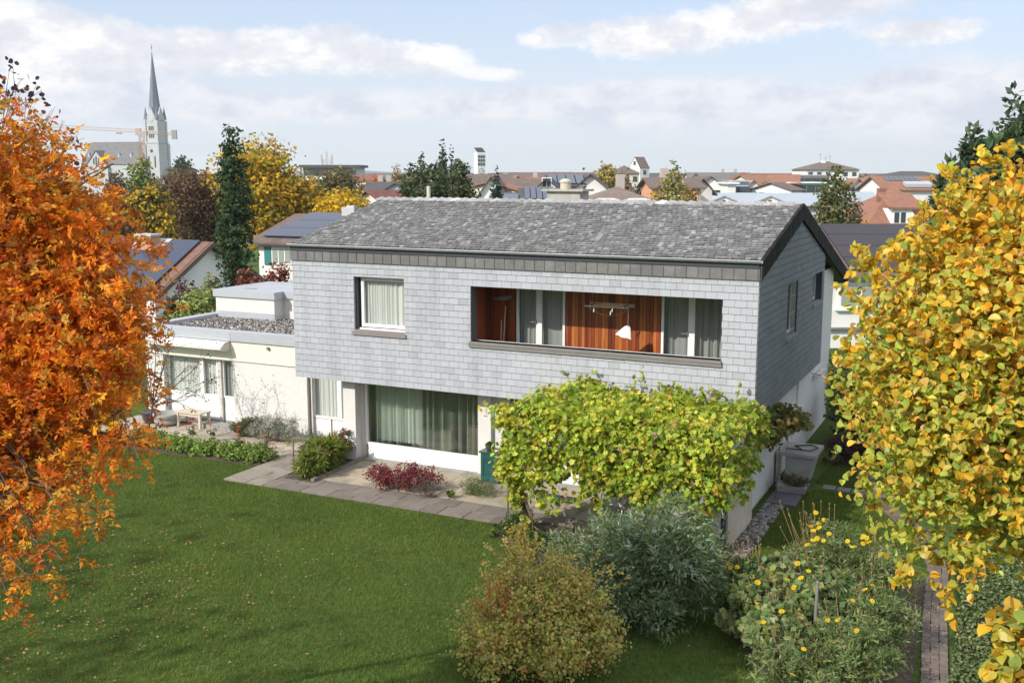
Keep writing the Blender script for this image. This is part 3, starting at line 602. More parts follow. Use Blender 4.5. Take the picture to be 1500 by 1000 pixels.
slabs('terrace_border', 'stone slabs edging the lawn, toned down with the tree shadow', -10.7, -0.5, -2.42, -1.46, 0.6, 0.48, (0.20, 0.17, 0.145), keep=lambda x, y: x < -4.3 or y > -1.9)  # weathered slab tone, darkened further with the tree shadow along the terrace front
slabs('garden_path', 'stone path beside the annex', -11.85, -10.72, -2.42, 1.86, 0.7, 0.42, (0.27, 0.23, 0.19), keep=lambda x, y: not (x > -11.2 and y > 0.6))
slabs('annex_terrace', 'stone slabs in front of the annex', -18.6, -11.86, -0.15, 1.66, 0.8, 0.6, (0.44, 0.38, 0.30))
b = MB(); b.add([(-11.8, -2.43, -0.034), (-0.36, -2.43, -0.034), (-0.36, 1.85, -0.034), (-11.8, 1.85, -0.034)], [(0, 1, 2, 3)])
tag(b.build('paving_bed', m_soil), 'soil bed under the paving', 'ground', kind='structure')
b = MB(); b.add([(-18.6, -0.2, -0.034), (-11.81, -0.2, -0.034), (-11.81, 1.69, -0.034), (-18.6, 1.69, -0.034)], [(0, 1, 2, 3)]); tag(b.build('paving_bed', m_soil), 'soil bed under the annex paving', 'ground', kind='structure')
# soil of the flower beds
def bed(pts, z=-0.028, lab='dark soil of a flower bed'):
    b = MB(); b.add([(x, y, z) for x, y in pts], [tuple(range(len(pts)))]); return tag(b.build('flower_bed_soil', m_soil), lab, 'ground', kind='structure')
bed([(-16.5, -1.3), (-11.9, -1.15), (-11.6, -0.6), (-12.1, -0.2), (-16.5, -0.2)])
bed([(-10.62, -1.75), (-9.75, -1.75), (-10.05, 0.35), (-10.35, 1.85), (-12.3, 1.85), (-12.0, 0.6), (-10.9, 0.4)], 0.006)
bed([(-4.35, -1.9), (-0.5, -1.9), (-0.5, -3.2), (0.2, -3.8), (-0.6, -5.7), (-1.9, -5.2), (-3.2, -4.0), (-4.5, -3.0)][::-1], -0.03)
bed([(0.75, -5.3), (2.4, -7.4), (3.7, -6.5), (3.55, -2.0), (2.6, -0.6), (1.0, -1.5)], -0.03)
# brick path along the right and stepping stones
b = MB(); path = [(4.1, -7.6), (3.97, -5.9), (3.8, -3.4), (3.7, -1.1), (3.2, 0.8), (2.15, 2.7), (1.7, 4.5), (1.7, 8)]
for (xa, ya), (xb, yb) in zip(path[:-1], path[1:]):
    d = np.array([xb-xa, yb-ya]); Ln = np.linalg.norm(d); d /= Ln; s_ = np.array([d[1], -d[0]]); q = 0
    while q < Ln:
        for kx in range(3):
            c = np.array([xa, ya])+d*(q+0.055)+s_*(kx-1)*0.125+rng.normal(size=2)*0.004; v = random.uniform(0.8, 1.2); an = random.uniform(-.05, .05)
            ex = np.array([s_[0], s_[1], an*.3]); b.obox((c[0], c[1], -0.028+random.uniform(-.004, .004)), ex, (d[0], d[1], 0), (0, 0, 1), 0.058, 0.05, 0.03, (0.16*v, 0.125*v, 0.105*v))
        q += 0.11
tag(b.build('brick_path', m_stone), 'narrow weathered brick path on the right of the garden', 'path', kind='structure')
bs = MB(); 
for i in range(5): bs.box(0.95+i*0.33, 1.24+i*0.33, 3.0-0.05*i, 3.32-0.05*i, -0.035, -0.008, (0.2, 0.175, 0.15))
tag(bs.build('stepping_stones', m_stone), 'short row of stone slabs crossing to the wall', 'path', kind='structure')
# cobble strip against the side wall
n_ = 420; P = np.c_[rng.uniform(0.06, 0.42, n_), rng.uniform(-2.3, 1.25, n_), np.full(n_, -0.02)]; b = MB()
for p in P:
    r_ = random.uniform(0.03, 0.065); v = random.uniform(0.08, 0.30); an = random.uniform(0, 3.1); c_, s_ = math.cos(an), math.sin(an); st = len(b.V); w = random.uniform(1, 1.6)
    vs = [(0, 0, r_*.8)]+[(math.cos(t)*r_*w, math.sin(t)*r_, r_*0.35) for t in np.arange(6)*math.pi/3]+[(math.cos(t)*r_*w*.8, math.sin(t)*r_*.8, -r_*0.5) for t in np.arange(6)*math.pi/3]
    vs = [(p[0]+c_*x-s_*y, p[1]+s_*x+c_*y, p[2]+z+r_*.3) for x, y, z in vs]
    b.add(vs, [(0, 1+i, 1+(i+1) % 6) for i in range(6)]+[(1+i, 7+i, 7+(i+1) % 6, 1+(i+1) % 6) for i in range(6)], (v*1.02, v*0.96, v*0.9))
o = b.build('cobbles', m_gravel, None, True); tag(o, 'strip of loose rounded cobbles along the side wall', 'cobbles', kind='stuff')

# ---- grass blades and fallen leaves
from_poly = lambda P, poly: np.array([sum(((poly[i][1] > p[1]) != (poly[(i+1) % len(poly)][1] > p[1])) and (p[0] < (poly[(i+1) % len(poly)][0]-poly[i][0])*(p[1]-poly[i][1])/(poly[(i+1) % len(poly)][1]-poly[i][1])+poly[i][0]) for i in range(len(poly))) % 2 == 1 for p in P])
def grass(name, label, polys, n_, L0=0.055, cols=((0.122, 0.180, 0.031), (0.156, 0.212, 0.040), (0.20, 0.212, 0.064), (0.095, 0.150, 0.025)), wts=(4, 4, 1.2, 3), excl=()):
    allP = []
    A = [abs(sum(p[i][0]*p[(i+1) % len(p)][1]-p[(i+1) % len(p)][0]*p[i][1] for i in range(len(p))))/2 for p in polys]
    for poly, a in zip(polys, A):
        q = np.array(poly); m_ = int(n_*a/sum(A)*1.0); P = rng.uniform(q.min(0), q.max(0), (int(m_*1.7), 2)); P = P[from_poly(P, poly)][:m_]; allP.append(P)
    P = np.concatenate(allP)
    for e in excl: P = P[~from_poly(P, e)]
    m_ = len(P); low = np.sin(P[:, 0]*1.3+np.sin(P[:, 1]*0.9)*1.5)*np.sin(P[:, 1]*1.1+P[:, 0]*0.4); C = pal(cols, wts, m_)*(1+0.12*low+.10*np.sin(P[:, 0]*3.1+1.7*np.sin(P[:, 1]*2.3))*np.sin(P[:, 1]*2.9+np.sin(P[:, 0]*1.9)))[:, None]
    Ln = L0*rng.uniform(0.5, 1.4, m_)*(1+0.15*low); h = rng.uniform(0, 2*math.pi, m_); dx = np.c_[np.cos(h), np.sin(h)]; lean = rng.uniform(0.1, 0.9, m_)[:, None]
    wv = np.c_[-dx[:, 1], dx[:, 0]]*0.0045
    zb = np.full((m_, 1), -0.04); tip = P+dx*lean*Ln[:, None]; tz = (-0.04+Ln*0.85)[:, None]
    V = np.stack([np.c_[P+wv, zb], np.c_[P-wv, zb], np.c_[tip, tz]], 1).reshape(-1, 3)
    o = mesh_obj(name, V, np.arange(3*m_), np.arange(m_)*3, m_grass, None, np.repeat(C, 3, 0)); return tag(o, label, 'grass', kind='stuff')
bedp = [(-4.35, -2.1), (-0.5, -2.1), (-0.5, -3.2), (0.2, -3.8), (-0.6, -5.7), (-1.9, -5.2), (-3.2, -4.0), (-4.5, -3.0)]
grass('lawn_grass', 'short mown lawn grass in front of the house', [[(-16, -2.6), (-11.9, -2.45), (-0.45, -2.45), (0.9, -3.5), (0.9, -5.5), (2.4, -7.6), (2.0, -9.5), (-6, -13.2), (-9, -13.2), (-18, -9)], [(-17.5, -2.6), (-11.85, -2.5), (-11.95, -1.2), (-17.5, -1.3)]], 420000, excl=[bedp])
grass('side_grass', 'shaded lawn grass between side wall and brick path', [[(0.45, -2.3), (0.4, 1.1), (0.8, 2.9), (1.95, 2.8), (3.3, 0.0), (3.5, -1.2), (2.6, -0.6), (0.9, -1.4), (0.7, -5), (0.5, -3.5)], [(0.75, 3.4), (2.0, 3.2), (1.6, 6), (0.75, 5)]], 90000, L0=0.06)
grass('ground_cover', 'rough ground cover of small pale leaves right of the brick path', [[(4.25, -7.6), (4.1, -3), (3.95, -0.5), (6.5, 0.5), (8, -6)]], 60000, L0=0.11, cols=((0.05, 0.085, 0.025), (0.09, 0.11, 0.05), (0.035, 0.06, 0.02)), wts=(3, 1.5, 2))
n_ = 26000; P = np.c_[rng.uniform(4.15, 7.5, n_), rng.uniform(-7.6, 0, n_), rng.uniform(-0.02, 0.10, n_)]
o = leaves('ground_cover_leaves', P, 0.05, 'oval', pal([(0.18, 0.24, 0.08), (0.28, 0.32, 0.15), (0.12, 0.17, 0.05), (0.36, 0.34, 0.2)], (5, 3, 3, 1), n_), m_leaf, None, ub=1); tag(o, 'low leafy ground cover right of the brick path', 'ground cover', kind='stuff')
n1 = 1300; P = np.c_[rng.normal(-9.0, 1.8, n1), rng.normal(-8.6, 1.9, n1), np.full(n1, 0.004)]; P = P[(P[:, 1] < -3.2) & (P[:, 1] > -12.5) & (P[:, 0] < 0)]
n2 = 70; P2 = np.c_[rng.uniform(-14, 4, n2), rng.uniform(-8.5, -2.2, n2), np.full(n2, 0.008)]; P = np.concatenate([P, P2])
o = leaves('fallen_leaves', P, 0.048, 'oval', pal([(0.34, 0.20, 0.06), (0.42, 0.28, 0.11), (0.22, 0.10, 0.04), (0.42, 0.34, 0.2)], (4, 3, 3, 1.4), len(P)), m_leaf, None, ub=2.5); tag(o, 'yellow and brown fallen leaves scattered on the lawn', 'fallen leaves', kind='stuff')
# ================================================================ GARDEN PLANTS AND THINGS
def plant(name, label, cat, base, bl, n, size, shape, cols, wts, m=None, group=None, sub=0.28, k=10, shell=0.45, flat=0.7, ub=0.3, nb=0.5, droop=0.0, stems=6, sr=0.012, bark=None, part='foliage', jitter=0.2, bright=0.25, hgrad=None, axout=False):
    t = thing(name, label, cat, base, group)
    P, o_, ci, SC = clumps(bl, n, sub, k, shell, flat); P[:, 2] = np.maximum(P[:, 2], base[2]+0.01)
    C = pal(cols, wts, n, ci, jitter, bright)
    if hgrad is not None:
        z0, z1 = P[:, 2].min(), P[:, 2].max(); tt = ((P[:, 2]-z0)/(z1-z0+1e-6))[:, None]; sel = rng.random((n, 1)) < tt*hgrad[1]; C = np.where(sel, np.array(hgrad[0])*rng.uniform(0.8, 1.2, (n, 1)), C)
    leaves(part, P, size, shape, C, m or m_leaf, t, nrm=o_, nb=nb, ub=ub, droop=droop, axis=o_ if axout else None)
    if stems:
        b = MB(); cs = SC[rng.choice(len(SC), min(stems, len(SC)), replace=False)]
        for c in cs:
            s_ = np.array(base)+np.array([random.uniform(-.08, .08), random.uniform(-.08, .08), -0.03]); mid = (s_+c)/2+rng.normal(size=3)*0.05*np.linalg.norm(c-s_)
            b.tube([s_, mid, c], [sr, sr*0.7, sr*0.25], 5, cap=False)
        b.build('stems', bark or m_bark, t)
    return t
G1, G2, G3 = (0.06, 0.12, 0.025), (0.10, 0.17, 0.035), (0.16, 0.22, 0.05)
# grape vine on the pergola
pg = thing('vine_pergola', 'thin metal pergola frame in front of the terrace door, hidden by the vine', 'pergola', (-2.3, -1.4, 0))
for x, y in ((-4.35, -2.55), (-0.5, -2.6)):
    b = MB(); b.tube([(x, y, -0.02), (x, y, 2.15)], 0.022, 8); b.build('post', m_metal, pg)
b = MB()
for y in (-2.55, -1.7, -0.9, -0.15): b.tube([(-4.45, y, 2.16), (0.0, y, 2.16)], 0.016, 6)
for x in (-4.4, -3.6, -2.4, -1.2, -0.1): b.tube([(x, -2.6, 2.13), (x, -0.05, 2.13)], 0.014, 6)
b.build('beams', m_metal, pg)
bl = []
for x in np.arange(-4.3, 0.15, 0.46):
    for y in (-2.45, -1.85, -1.25, -0.65, -0.2):
        x_ = x-(.12 if y > -.8 and x < -4 else 0)
        bl.append((x_+random.uniform(-.1, .1), y+random.uniform(-.1, .1), 2.20+random.uniform(-.12, .2)+(0.14 if -3.9 < x < -0.2 else 0), 0.42, 0.42, 0.17))
zb = lambda x: 1.02+0.22*math.sin(x*2.3+1)+.16*math.sin(x*6.1)+(0.22 if x < -3 else 0)-(0.12 if x > -1.2 else 0)
for x in np.arange(-4.2, 0.05, 0.3):
    z = 2.2
    while z > zb(x): bl.append((x+random.uniform(-.1, .1), -2.72+random.uniform(-.14, .1), z, 0.27, 0.22, 0.2)); z -= 0.24
for (x, y, z, a) in ((-4.25, -2.6, 1.0, .22), (-4.15, -2.55, 0.72, .2), (-4.1, -2.55, 0.45, .16), (-3.0, -2.75, 0.85, .14), (-3.05, -2.7, 0.7, .1), (-0.35, -2.45, 0.85, .2), (-0.3, -2.4, 0.6, .15), (-0.55, -2.5, 0.95, .24),
                     (0.12, -1.7, 1.1, .16), (0.12, -1.3, 1.15, .2), (0.1, -.9, 1.25, .2), (.1, -1.5, .95, .12), (0.12, -1.9, 1.75, .26), (0.14, -1.4, 1.7, .28), (0.12, -0.9, 1.8, .28), (0.14, -0.4, 1.95, .28), (0.15, -1.6, 1.35, .2), (0.12, -1.1, 1.4, .2), (0.1, -0.6, 1.45, .18), (0.1, -1.9, 1.2, .12),
                     (-4.3, -2.6, 1.9, .24), (-4.35, -2.55, 1.6, .24), (-4.3, -2.6, 1.3, .24), (-4.2, -2.6, .9, .2), (-4.0, -2.5, .3, .2), (-4.15, -2.6, .55, .18), (-3.45, -0.2, 2.55, .13), (-3.42, -0.15, 2.75, .09), (-4.2, -.15, 2.45, .1), (-1.7, -.2, 2.6, .16), (-1.95, -.17, 2.72, .1), (-2.5, -.18, 2.55, .13), (-0.9, -.17, 2.55, .12), (-0.85, -.15, 2.68, .07), (-0.25, -.2, 2.45, .12), (-0.1, -.2, 2.5, .1), (-2.9, -.2, 2.5, .15)): bl.append((x, y, z, a, a*.8, a))
for i in range(16):
    x = random.uniform(-4.2, -.1); z = zb(x)
    for k in range(random.randint(2, 4)): z -= .13; x += random.uniform(-.05, .05); bl.append((x, -2.75, z, .12, .1, .12))
vine = plant('grape_vine', 'yellow-green grape vine covering the pergola over the terrace', 'vine', (-3.95, -2.5, 0), bl, 25000, 0.10, 'lobed', [(0.34, 0.43, 0.045), (0.50, 0.53, 0.055), (0.20, 0.31, 0.04), (0.66, 0.56, 0.07), (0.36, 0.24, 0.10)], (5, 5, 2, 1.1, 0.35), m_leafg, k=8, sub=0.6, shell=0.6, stems=0, ub=0.5, droop=0.6, nb=0.9)
b = MB()
for dx, dy, tx, ty, r_ in ((0, 0, -4.15, -2.55, 0.045), (0.16, -0.12, -3.7, -2.5, 0.03), (-0.1, 0.05, -4.35, -2.5, 0.028), (.25, -.2, -4.1, -2.6, .02)):
    pts = [(-3.95+dx, -2.5+dy, -0.03), (-4.0+dx*.8+0.05, -2.5+dy, 0.35), (-4.12+dx*.4, -2.52, 0.75), (-4.0+dx*.2, -2.5, 1.15), (tx, ty, 1.6), (tx+0.2, ty+0.1, 2.15)]; b.tube(pts, [r_, r_*.95, r_*.85, r_*.8, r_*.6, r_*.4], 7)
for i in range(26):
    p = np.array([random.uniform(-4.4, 0), -2.6, 2.18]); q = p+np.array([random.uniform(-.8, .8), random.uniform(.6, 2.3), random.uniform(-.03, .15)]); b.tube([p, (p+q)/2+rng.normal(size=3)*.05, q], [0.012, .01, .005], 5)
b.build('trunk', m_bark, vine)
plant('olive_creeper', 'olive-brown creeper clump hanging past the shaded side wall of the house', 'vine', (0.12, 1.6, 0), [(0.28, 1.3, 1.85, .38, .5, .24), (0.32, 2.2, 1.75, .4, .5, .2), (0.2, 0.5, 1.75, .3, .4, .3), (0.35, 2.9, 1.55, .3, .3, .2)], 1300, 0.12, 'lobed', [(0.20, 0.19, 0.04), (0.13, 0.15, 0.03), (0.26, 0.18, 0.06)], (4, 4, 1), m_leafg, k=26, stems=1, droop=0.4, sub=.4)
# shrubs in the border below the pergola
plant('spirea_bush', 'bushy shrub turning olive, gold and orange at the lower edge of the lawn', 'shrub', (-1.35, -7.75, -0.04), [(x+.06, y-.2, z, a*.86, b_, c) for x, y, z, a, b_, c in [(-1.35, -7.6, 0.7, .75, .7, .6), (-2.05, -7.6, 0.55, .45, .45, .45), (-0.85, -7.3, 0.9, .5, .5, .5), (-1.8, -7.3, 1.1, .42, .4, .5), (-1.0, -7.9, 0.35, .6, .6, .35), (-1.75, -8.3, 0.45, .6, .45, .45), (-0.45, -7.5, 0.5, .42, .4, .5), (-0.75, -8.2, .6, .4, .35, .45), (-1.3, -7.0, 1.25, .3, .3, .35), (-2.25, -7.6, 1.15, .14, .13, .3), (-1.2, -7.2, 1.35, .3, .3, .2)]]+[(-1.35+math.cos(a)*random.uniform(.3, 1.0), -7.6+math.sin(a)*.7, random.uniform(1.2, 1.65), .07, .07, .24) for a in np.arange(0, 6.28, .42)],
      21000, 0.05, 'oval', [(0.52, 0.49, 0.12), (0.62, 0.52, 0.15), (0.36, 0.41, 0.10), (0.60, 0.46, 0.14), (0.62, 0.28, 0.08), (0.48, 0.34, 0.15)], (5, 4, 3.5, 1.5, 0.5, 1), k=70, sub=0.28, shell=.5, stems=26, sr=.009, ub=.4, nb=.7)
SPB = [(-1.3, -7.7, 0.8, .75, .7, .6), (-1.85, -7.7, 0.6, .4, .4, .45), (-0.85, -7.3, 0.95, .6, .55, .5), (-1.75, -7.3, 1.15, .45, .4, .45), (-1.5, -8.3, 0.5, .8, .5, .5)]
shoots(bpy.data.objects['spirea_bush'], SPB, 260, .45, .052, 'oval', [(0.55, 0.52, 0.13), (0.64, 0.52, 0.16), (0.5, 0.36, 0.14)], m_leaf, 15)
P = np.array([[-1.9, -8.0, 1.15], [-1.75, -8.1, 1.0], [-2.0, -8.1, .85], [-1.4, -8.3, .95], [-1.7, -8.6, .6]]); P = P[rng.choice(5, 190)]+rng.normal(size=(190, 3))*[.10, .07, .08]
o = leaves('orange_leaves', P, .055, 'oval', pal([(0.75, 0.20, 0.05), (0.72, 0.32, 0.06), (.6, .2, .08)], (1, 1, 1), 190), m_leaf, bpy.data.objects['spirea_bush'])
plant('butterfly_bush', 'large grey-green shrub with narrow silvery leaves in front of the garden wall', 'shrub', (-0.35, -5.0, -0.04), [(x+.12, y-.75, z-.12, a, b_, c) for x, y, z, a, b_, c in [(-0.9, -4.4, 1.05, .9, .7, .55), (-0.2, -4.7, 1.15, .8, .7, .6), (-1.75, -4.3, 0.7, .75, .6, .5), (-1.2, -5.0, .8, .6, .6, .5), (0.25, -4.6, 0.75, .6, .6, .45), (-0.4, -3.8, 1.3, .7, .6, .5), (-0.7, -5.2, 0.6, .8, .55, .5), (-0.05, -5.5, 0.5, .4, .4, .38), (-1.2, -3.7, 1.1, .6, .5, .4)]],
      19000, 0.12, 'lance', [(0.18, 0.24, 0.12), (0.27, 0.34, 0.20), (0.12, 0.18, 0.07), (0.40, 0.45, 0.33), (0.19, 0.26, 0.08)], (5, 3, 4, .8, 2.5), k=95, sub=0.25, shell=.42, stems=24, sr=.014, ub=.1, nb=.3, axout=True, droop=0.1)
shoots(bpy.data.objects['butterfly_bush'], [(-0.8, -5.1, .95, .9, .7, .55), (-0.1, -5.4, 1.05, .8, .7, .6), (-1.6, -5.0, 0.6, .75, .6, .5), (-0.3, -4.5, 1.2, .7, .6, .5)], 90, .4, .12, 'lance', [(.3, .36, .24), (.44, .48, .36), (.2, .26, .13)], m_leaf, 14)
shoots(vine, [(x, -.6, 2.35, .5, .4, .15) for x in np.arange(-4, 0, .5)]+[(x, -2.7, 1.7, .3, .2, .5) for x in np.arange(-4, 0, .5)]+[(x, -.2, 2.45, .3, .2, .2) for x in np.arange(-3.8, 0, .5)], 150, .5, .09, 'lobed', [(.34, .42, .05), (.45, .48, .06)], m_leafg, 9, up=.1)
plant('yellow_spindle', 'small shrub with bright yellow and orange leaves at the foot of the vine trunk', 'shrub', (-3.35, -4.15, -0.04), [(-3.35, -4.1, .38, .32, .3, .28), (-3.1, -4.3, .25, .3, .25, .2), (-3.45, -3.9, .6, .15, .15, .16)], 800, 0.055, 'oval', [(0.55, 0.40, 0.06), (0.60, 0.27, 0.04), (0.38, 0.36, 0.06), (0.2, 0.23, .05)], (4, 2, 3, 3), k=20, stems=8)
plant('low_herbs', 'low green herbs spreading round the foot of the vine', 'plant', (-3.9, -3.0, -0.04), [(-4.0, -2.95, .18, .5, .3, .2), (-3.5, -3.3, .12, .5, .3, .14), (-4.3, -3.1, .12, .3, .3, .14), (-3.2, -2.9, .1, .6, .3, .1)], 1100, 0.06, 'oval', [G2, G1, (0.24, 0.22, 0.06)], (3, 4, 1), k=26, stems=5)
plant('thin_perennials', 'thin withering perennials on the dark bed behind the silvery shrub', 'plant', (-2.2, -3.0, -0.04), [(-2.3, -3.1, .2, .9, .5, .22), (-1.3, -2.8, .3, .7, .3, .3)], 900, 0.07, 'lance', [(0.14, 0.15, 0.07), (0.22, 0.2, 0.12), (0.2, 0.12, .05)], (4, 3, 2), k=24, stems=18, sr=.005, axout=True)
plant('wall_foot_shrub', 'small dark shrub at the foot of the wall pier', 'shrub', (0.35, -3.3, -0.04), [(0.3, -3.2, .3, .45, .4, .3), (0.0, -3.3, .35, .4, .3, .3)], 1300, 0.06, 'lance', [(0.09, 0.12, 0.05), (0.15, 0.15, 0.07), (0.2, 0.12, 0.06)], (4, 3, 1), k=24, stems=8)
# terrace plants
plant('barberry_shrub', 'low crimson shrub spilling over the terrace slabs', 'shrub', (-7.75, -1.35, 0), [(-8.0, -1.4, .28, .5, .38, .26), (-7.5, -1.3, .33, .5, .38, .28), (-7.1, -1.1, .32, .4, .3, .28), (-8.25, -1.2, .3, .25, .25, .25)], 4200, 0.045, 'oval', [(0.28, 0.035, 0.05), (0.20, 0.03, 0.045), (0.36, 0.07, 0.09), (0.16, 0.06, 0.05)], (5, 4, 2, 2), k=44, stems=20, sr=.006, hgrad=((0.27, 0.13, 0.12), .35))
plant('heather_clump', 'small mauve-grey heather clump beside the crimson shrub', 'shrub', (-6.85, -1.55, 0), [(-6.9, -1.55, .2, .3, .26, .22), (-6.65, -1.45, .16, .22, .2, .18)], 1700, 0.035, 'lance', [(0.17, 0.13, 0.16), (0.12, 0.11, 0.11), (0.11, 0.14, 0.06)], (4, 3, 2), k=26, stems=8)
plant('seedling_tuft', 'tiny yellow-green tuft between slabs right of the heather', 'plant', (-6.35, -1.4, 0), [(-6.35, -1.4, .1, .16, .12, .1)], 200, 0.05, 'oval', [(0.25, 0.27, 0.06), G2], (2, 2), k=6, stems=4)
plant('herb_cushion', 'round green herb cushion with thin seed stalks before the green cabinet', 'plant', (-5.95, -0.95, 0), [(-5.95, -0.95, .2, .42, .36, .2), (-5.7, -.9, .18, .3, .3, .18), (-6.15, -.8, .22, .25, .25, .2)], 2300, 0.05, 'lance', [(0.13, 0.19, 0.05), (0.19, 0.24, 0.08), (0.26, 0.23, 0.12)], (4, 3, 1), k=30, stems=26, sr=.004, axout=True)
plant('grass_clump', 'arching yellow-green grass clump at the corner of the planting strip', 'plant', (-10.3, -1.25, 0), [(-10.15, -1.3, .28, .32, .32, .3), (-10.15, -0.8, .34, .32, .36, .32), (-10.2, -0.4, .38, .3, .3, .32)], 5200, 0.20, 'lance', [(0.20, 0.26, 0.04), (0.30, 0.32, 0.06), (0.12, 0.19, 0.03), (0.36, 0.33, 0.12)], (5, 4, 3, 1), k=40, stems=0, axout=True, ub=.1, sub=.3)
plant('russet_perennial', 'taller perennial with russet seed heads beside the plaster pillar', 'plant', (-10.25, 0.2, 0), [(-10.25, 0.15, .42, .34, .34, .36), (-10.5, .4, .38, .34, .3, .3)], 2400, 0.05, 'oval', [(0.13, 0.16, 0.04), (0.2, 0.2, 0.05), (0.09, .12, .03)], (4, 3, 3), k=34, stems=22, sr=.005, hgrad=((0.24, 0.10, 0.09), .7))
plant('window_weeds', 'straggling pale weeds below the corner window', 'plant', (-11.6, 1.2, 0), [(-11.3, 1.2, .12, .9, .5, .14), (-12.2, 1.0, .1, .5, .4, .12), (-11, .8, .2, .4, .4, .2)], 2600, 0.06, 'lance', [(0.20, 0.24, 0.07), (0.3, 0.3, 0.12), G2], (4, 3, 2), k=40, stems=22, sr=.004, axout=True)
for i, (x, y, r_, lab) in enumerate(((-12.95, 0.98, .40, 'rightmost and largest grey lavender bush at the annex wall'), (-13.65, 1.1, .32, 'middle grey lavender bush at the annex wall'), (-14.1, 1.05, .28, 'leftmost and greenest lavender bush at the annex wall'))):
    plant('lavender_bush', lab, 'lavender', (x, y, 0), [(x, y, r_*.85, r_*1.15, r_*.9, r_*.95)], 3400, 0.085, 'lance', [(0.40, 0.40, 0.33), (0.52, 0.50, 0.44), (0.28, 0.31, 0.20)] if i < 2 else [(0.20, 0.24, 0.10), (0.3, 0.3, 0.2), (0.13, 0.17, 0.06)], (4, 2, 2), group='lavender bushes at the annex wall', k=26, stems=8, sr=.006, axout=True)
plant('bed_foliage', 'leafy green flower bed along the edge of the lawn', 'flower bed', (-13.9, -0.7, 0), [(x, -0.72+random.uniform(-.1, .1), .12, .55, .42, .2) for x in np.arange(-16.2, -12.0, .55)]+[(-12.3, -.75, .14, .36, .3, .2)], 7500, 0.075, 'oval', [(0.20, 0.31, 0.06), (0.30, 0.42, 0.08), (0.13, 0.21, 0.05), (0.38, 0.38, 0.12)], (5, 4, 3, 1), k=90, stems=0, ub=.6)['label'] = 'leafy green flower bed along the upper edge of the lawn'
# red roses standing over the bed
def flower(mb, c, r_, col, n_p=7, up=(0, 0, 1), ctr=None):
    up = unit(np.array(up, float)); a = unit(np.cross(up, (0.3, 0.9, 0.1))); b_ = np.cross(up, a)
    for ring, (rr_, el_) in enumerate(((1.0, 0.15), (0.62, 0.55))):
        for i in range(n_p):
            t = 2*math.pi*(i+ring*.5)/n_p; d = a*math.cos(t)+b_*math.sin(t); s_ = -a*math.sin(t)+b_*math.cos(t); w = r_*rr_*0.42; tip = c+d*r_*rr_+up*r_*el_*(1 if col[1] < .2 else -.35); mid = c+d*r_*rr_*.55+up*r_*el_*.5
            mb.add([c, mid+s_*w, tip, mid-s_*w], [(0, 2, 1), (0, 3, 2)], tuple(q*random.uniform(.85, 1.15) for q in col))
    if ctr: mb.lathe(c-np.array([0, 0, .005]), [(r_*.22, 0), (r_*.22, r_*.2), (r_*.1, r_*.35)], 7, ctr)
rose_at = [((-14.75, -0.35), 0.62, [(0, 0, 0), (.1, .05, .1), (-.12, 0, -.1), (.16, .02, -.08)], 'rose with the largest red blooms beside the fallen orange foliage'), ((-14.35, 0.0), .5, [(0, 0, 0)], 'rose with one small red bloom among yellowish leaves'), ((-13.0, -.5), .62, [(0, 0, 0), (.02, 0, .08)], 'upright rose with a pair of red blooms at mid bed'),
           ((-12.75, -.75), .52, [(0, 0, 0), (.12, .02, -.05), (-.05, 0, .08)], 'rose with a salmon-red cluster below the grey lavender'), ((-12.35, -.35), .5, [(0, 0, 0), (.1, 0, .04)], 'rose with pale salmon blooms right of the salmon-red cluster'), ((-11.95, -.55), .42, [(0, 0, 0), (.1, 0, -.03)], 'lowest salmon rose near the paved corner')]
for i, ((x, y), h, fl, lab) in enumerate(rose_at):
    t = plant('rose_plant', lab, 'rose', (x, y, 0), [(x, y, h*.5, .16, .16, h*.35)], 110, .05, 'oval', [G1, G2, (0.2, .2, .06)], (3, 3, 1), group='roses over the flower bed', k=8, stems=4, sr=.005)
    for (a, c, e) in fl:
        b = MB(); flower(b, np.array([x+a, y+c, h+e]), .062, (0.75, 0.07, 0.05) if i < 3 else (0.75, 0.22, 0.14), 6); f = b.build('bloom', m_leaf, t)
        b = MB(); b.tube([(x, y, 0.02), (x+a*.6, y+c*.6, (h+e)*.5), (x+a, y+c, h+e)], .004, 5); b.build('stalk', m_bark, t)
# stakes
for (x, y, h, lab) in ((-10.78, -1.15, .8, 'rusty metal stake in front of the grass clump'), (-11.0, 0.75, .85, 'rusty metal stake before the corner window')):
    b = MB(); b.tube([(x, y, -.05), (x+.01, y, h*.95)], .019, 8, (0.2,)*3); b.lathe((x+.01, y, h*.95), [(.022, 0), (.022, .03), (.008, .045)], 8); tag(b.build('plant_stake', mat('rust', (0.22, 0.14, 0.10), .8, var=.3, scale=30)), lab, 'stake', 'metal stakes in the planting strip')
b = MB(); b.tube([(2.3, -6.0, -.05), (2.32, -6.0, 1.22)], .022, 8); b.lathe((2.32, -6.0, 1.22), [(.026, 0), (.026, .02), (.012, .03)], 8); tag(b.build('plant_stake', m_greywood), 'grey wooden stake among the yellow coneflowers', 'stake')
b = MB()
for y0 in np.arange(-1.7, 0.4, .5): b.box(-9.86+0.02*math.sin(y0*9), -9.78, y0, y0+.485, -.03, .07, (0.24, .22, .19))
tag(b.build('edging_stones', m_stone), 'row of low kerb stones along the planting strip', 'edging', kind='structure')
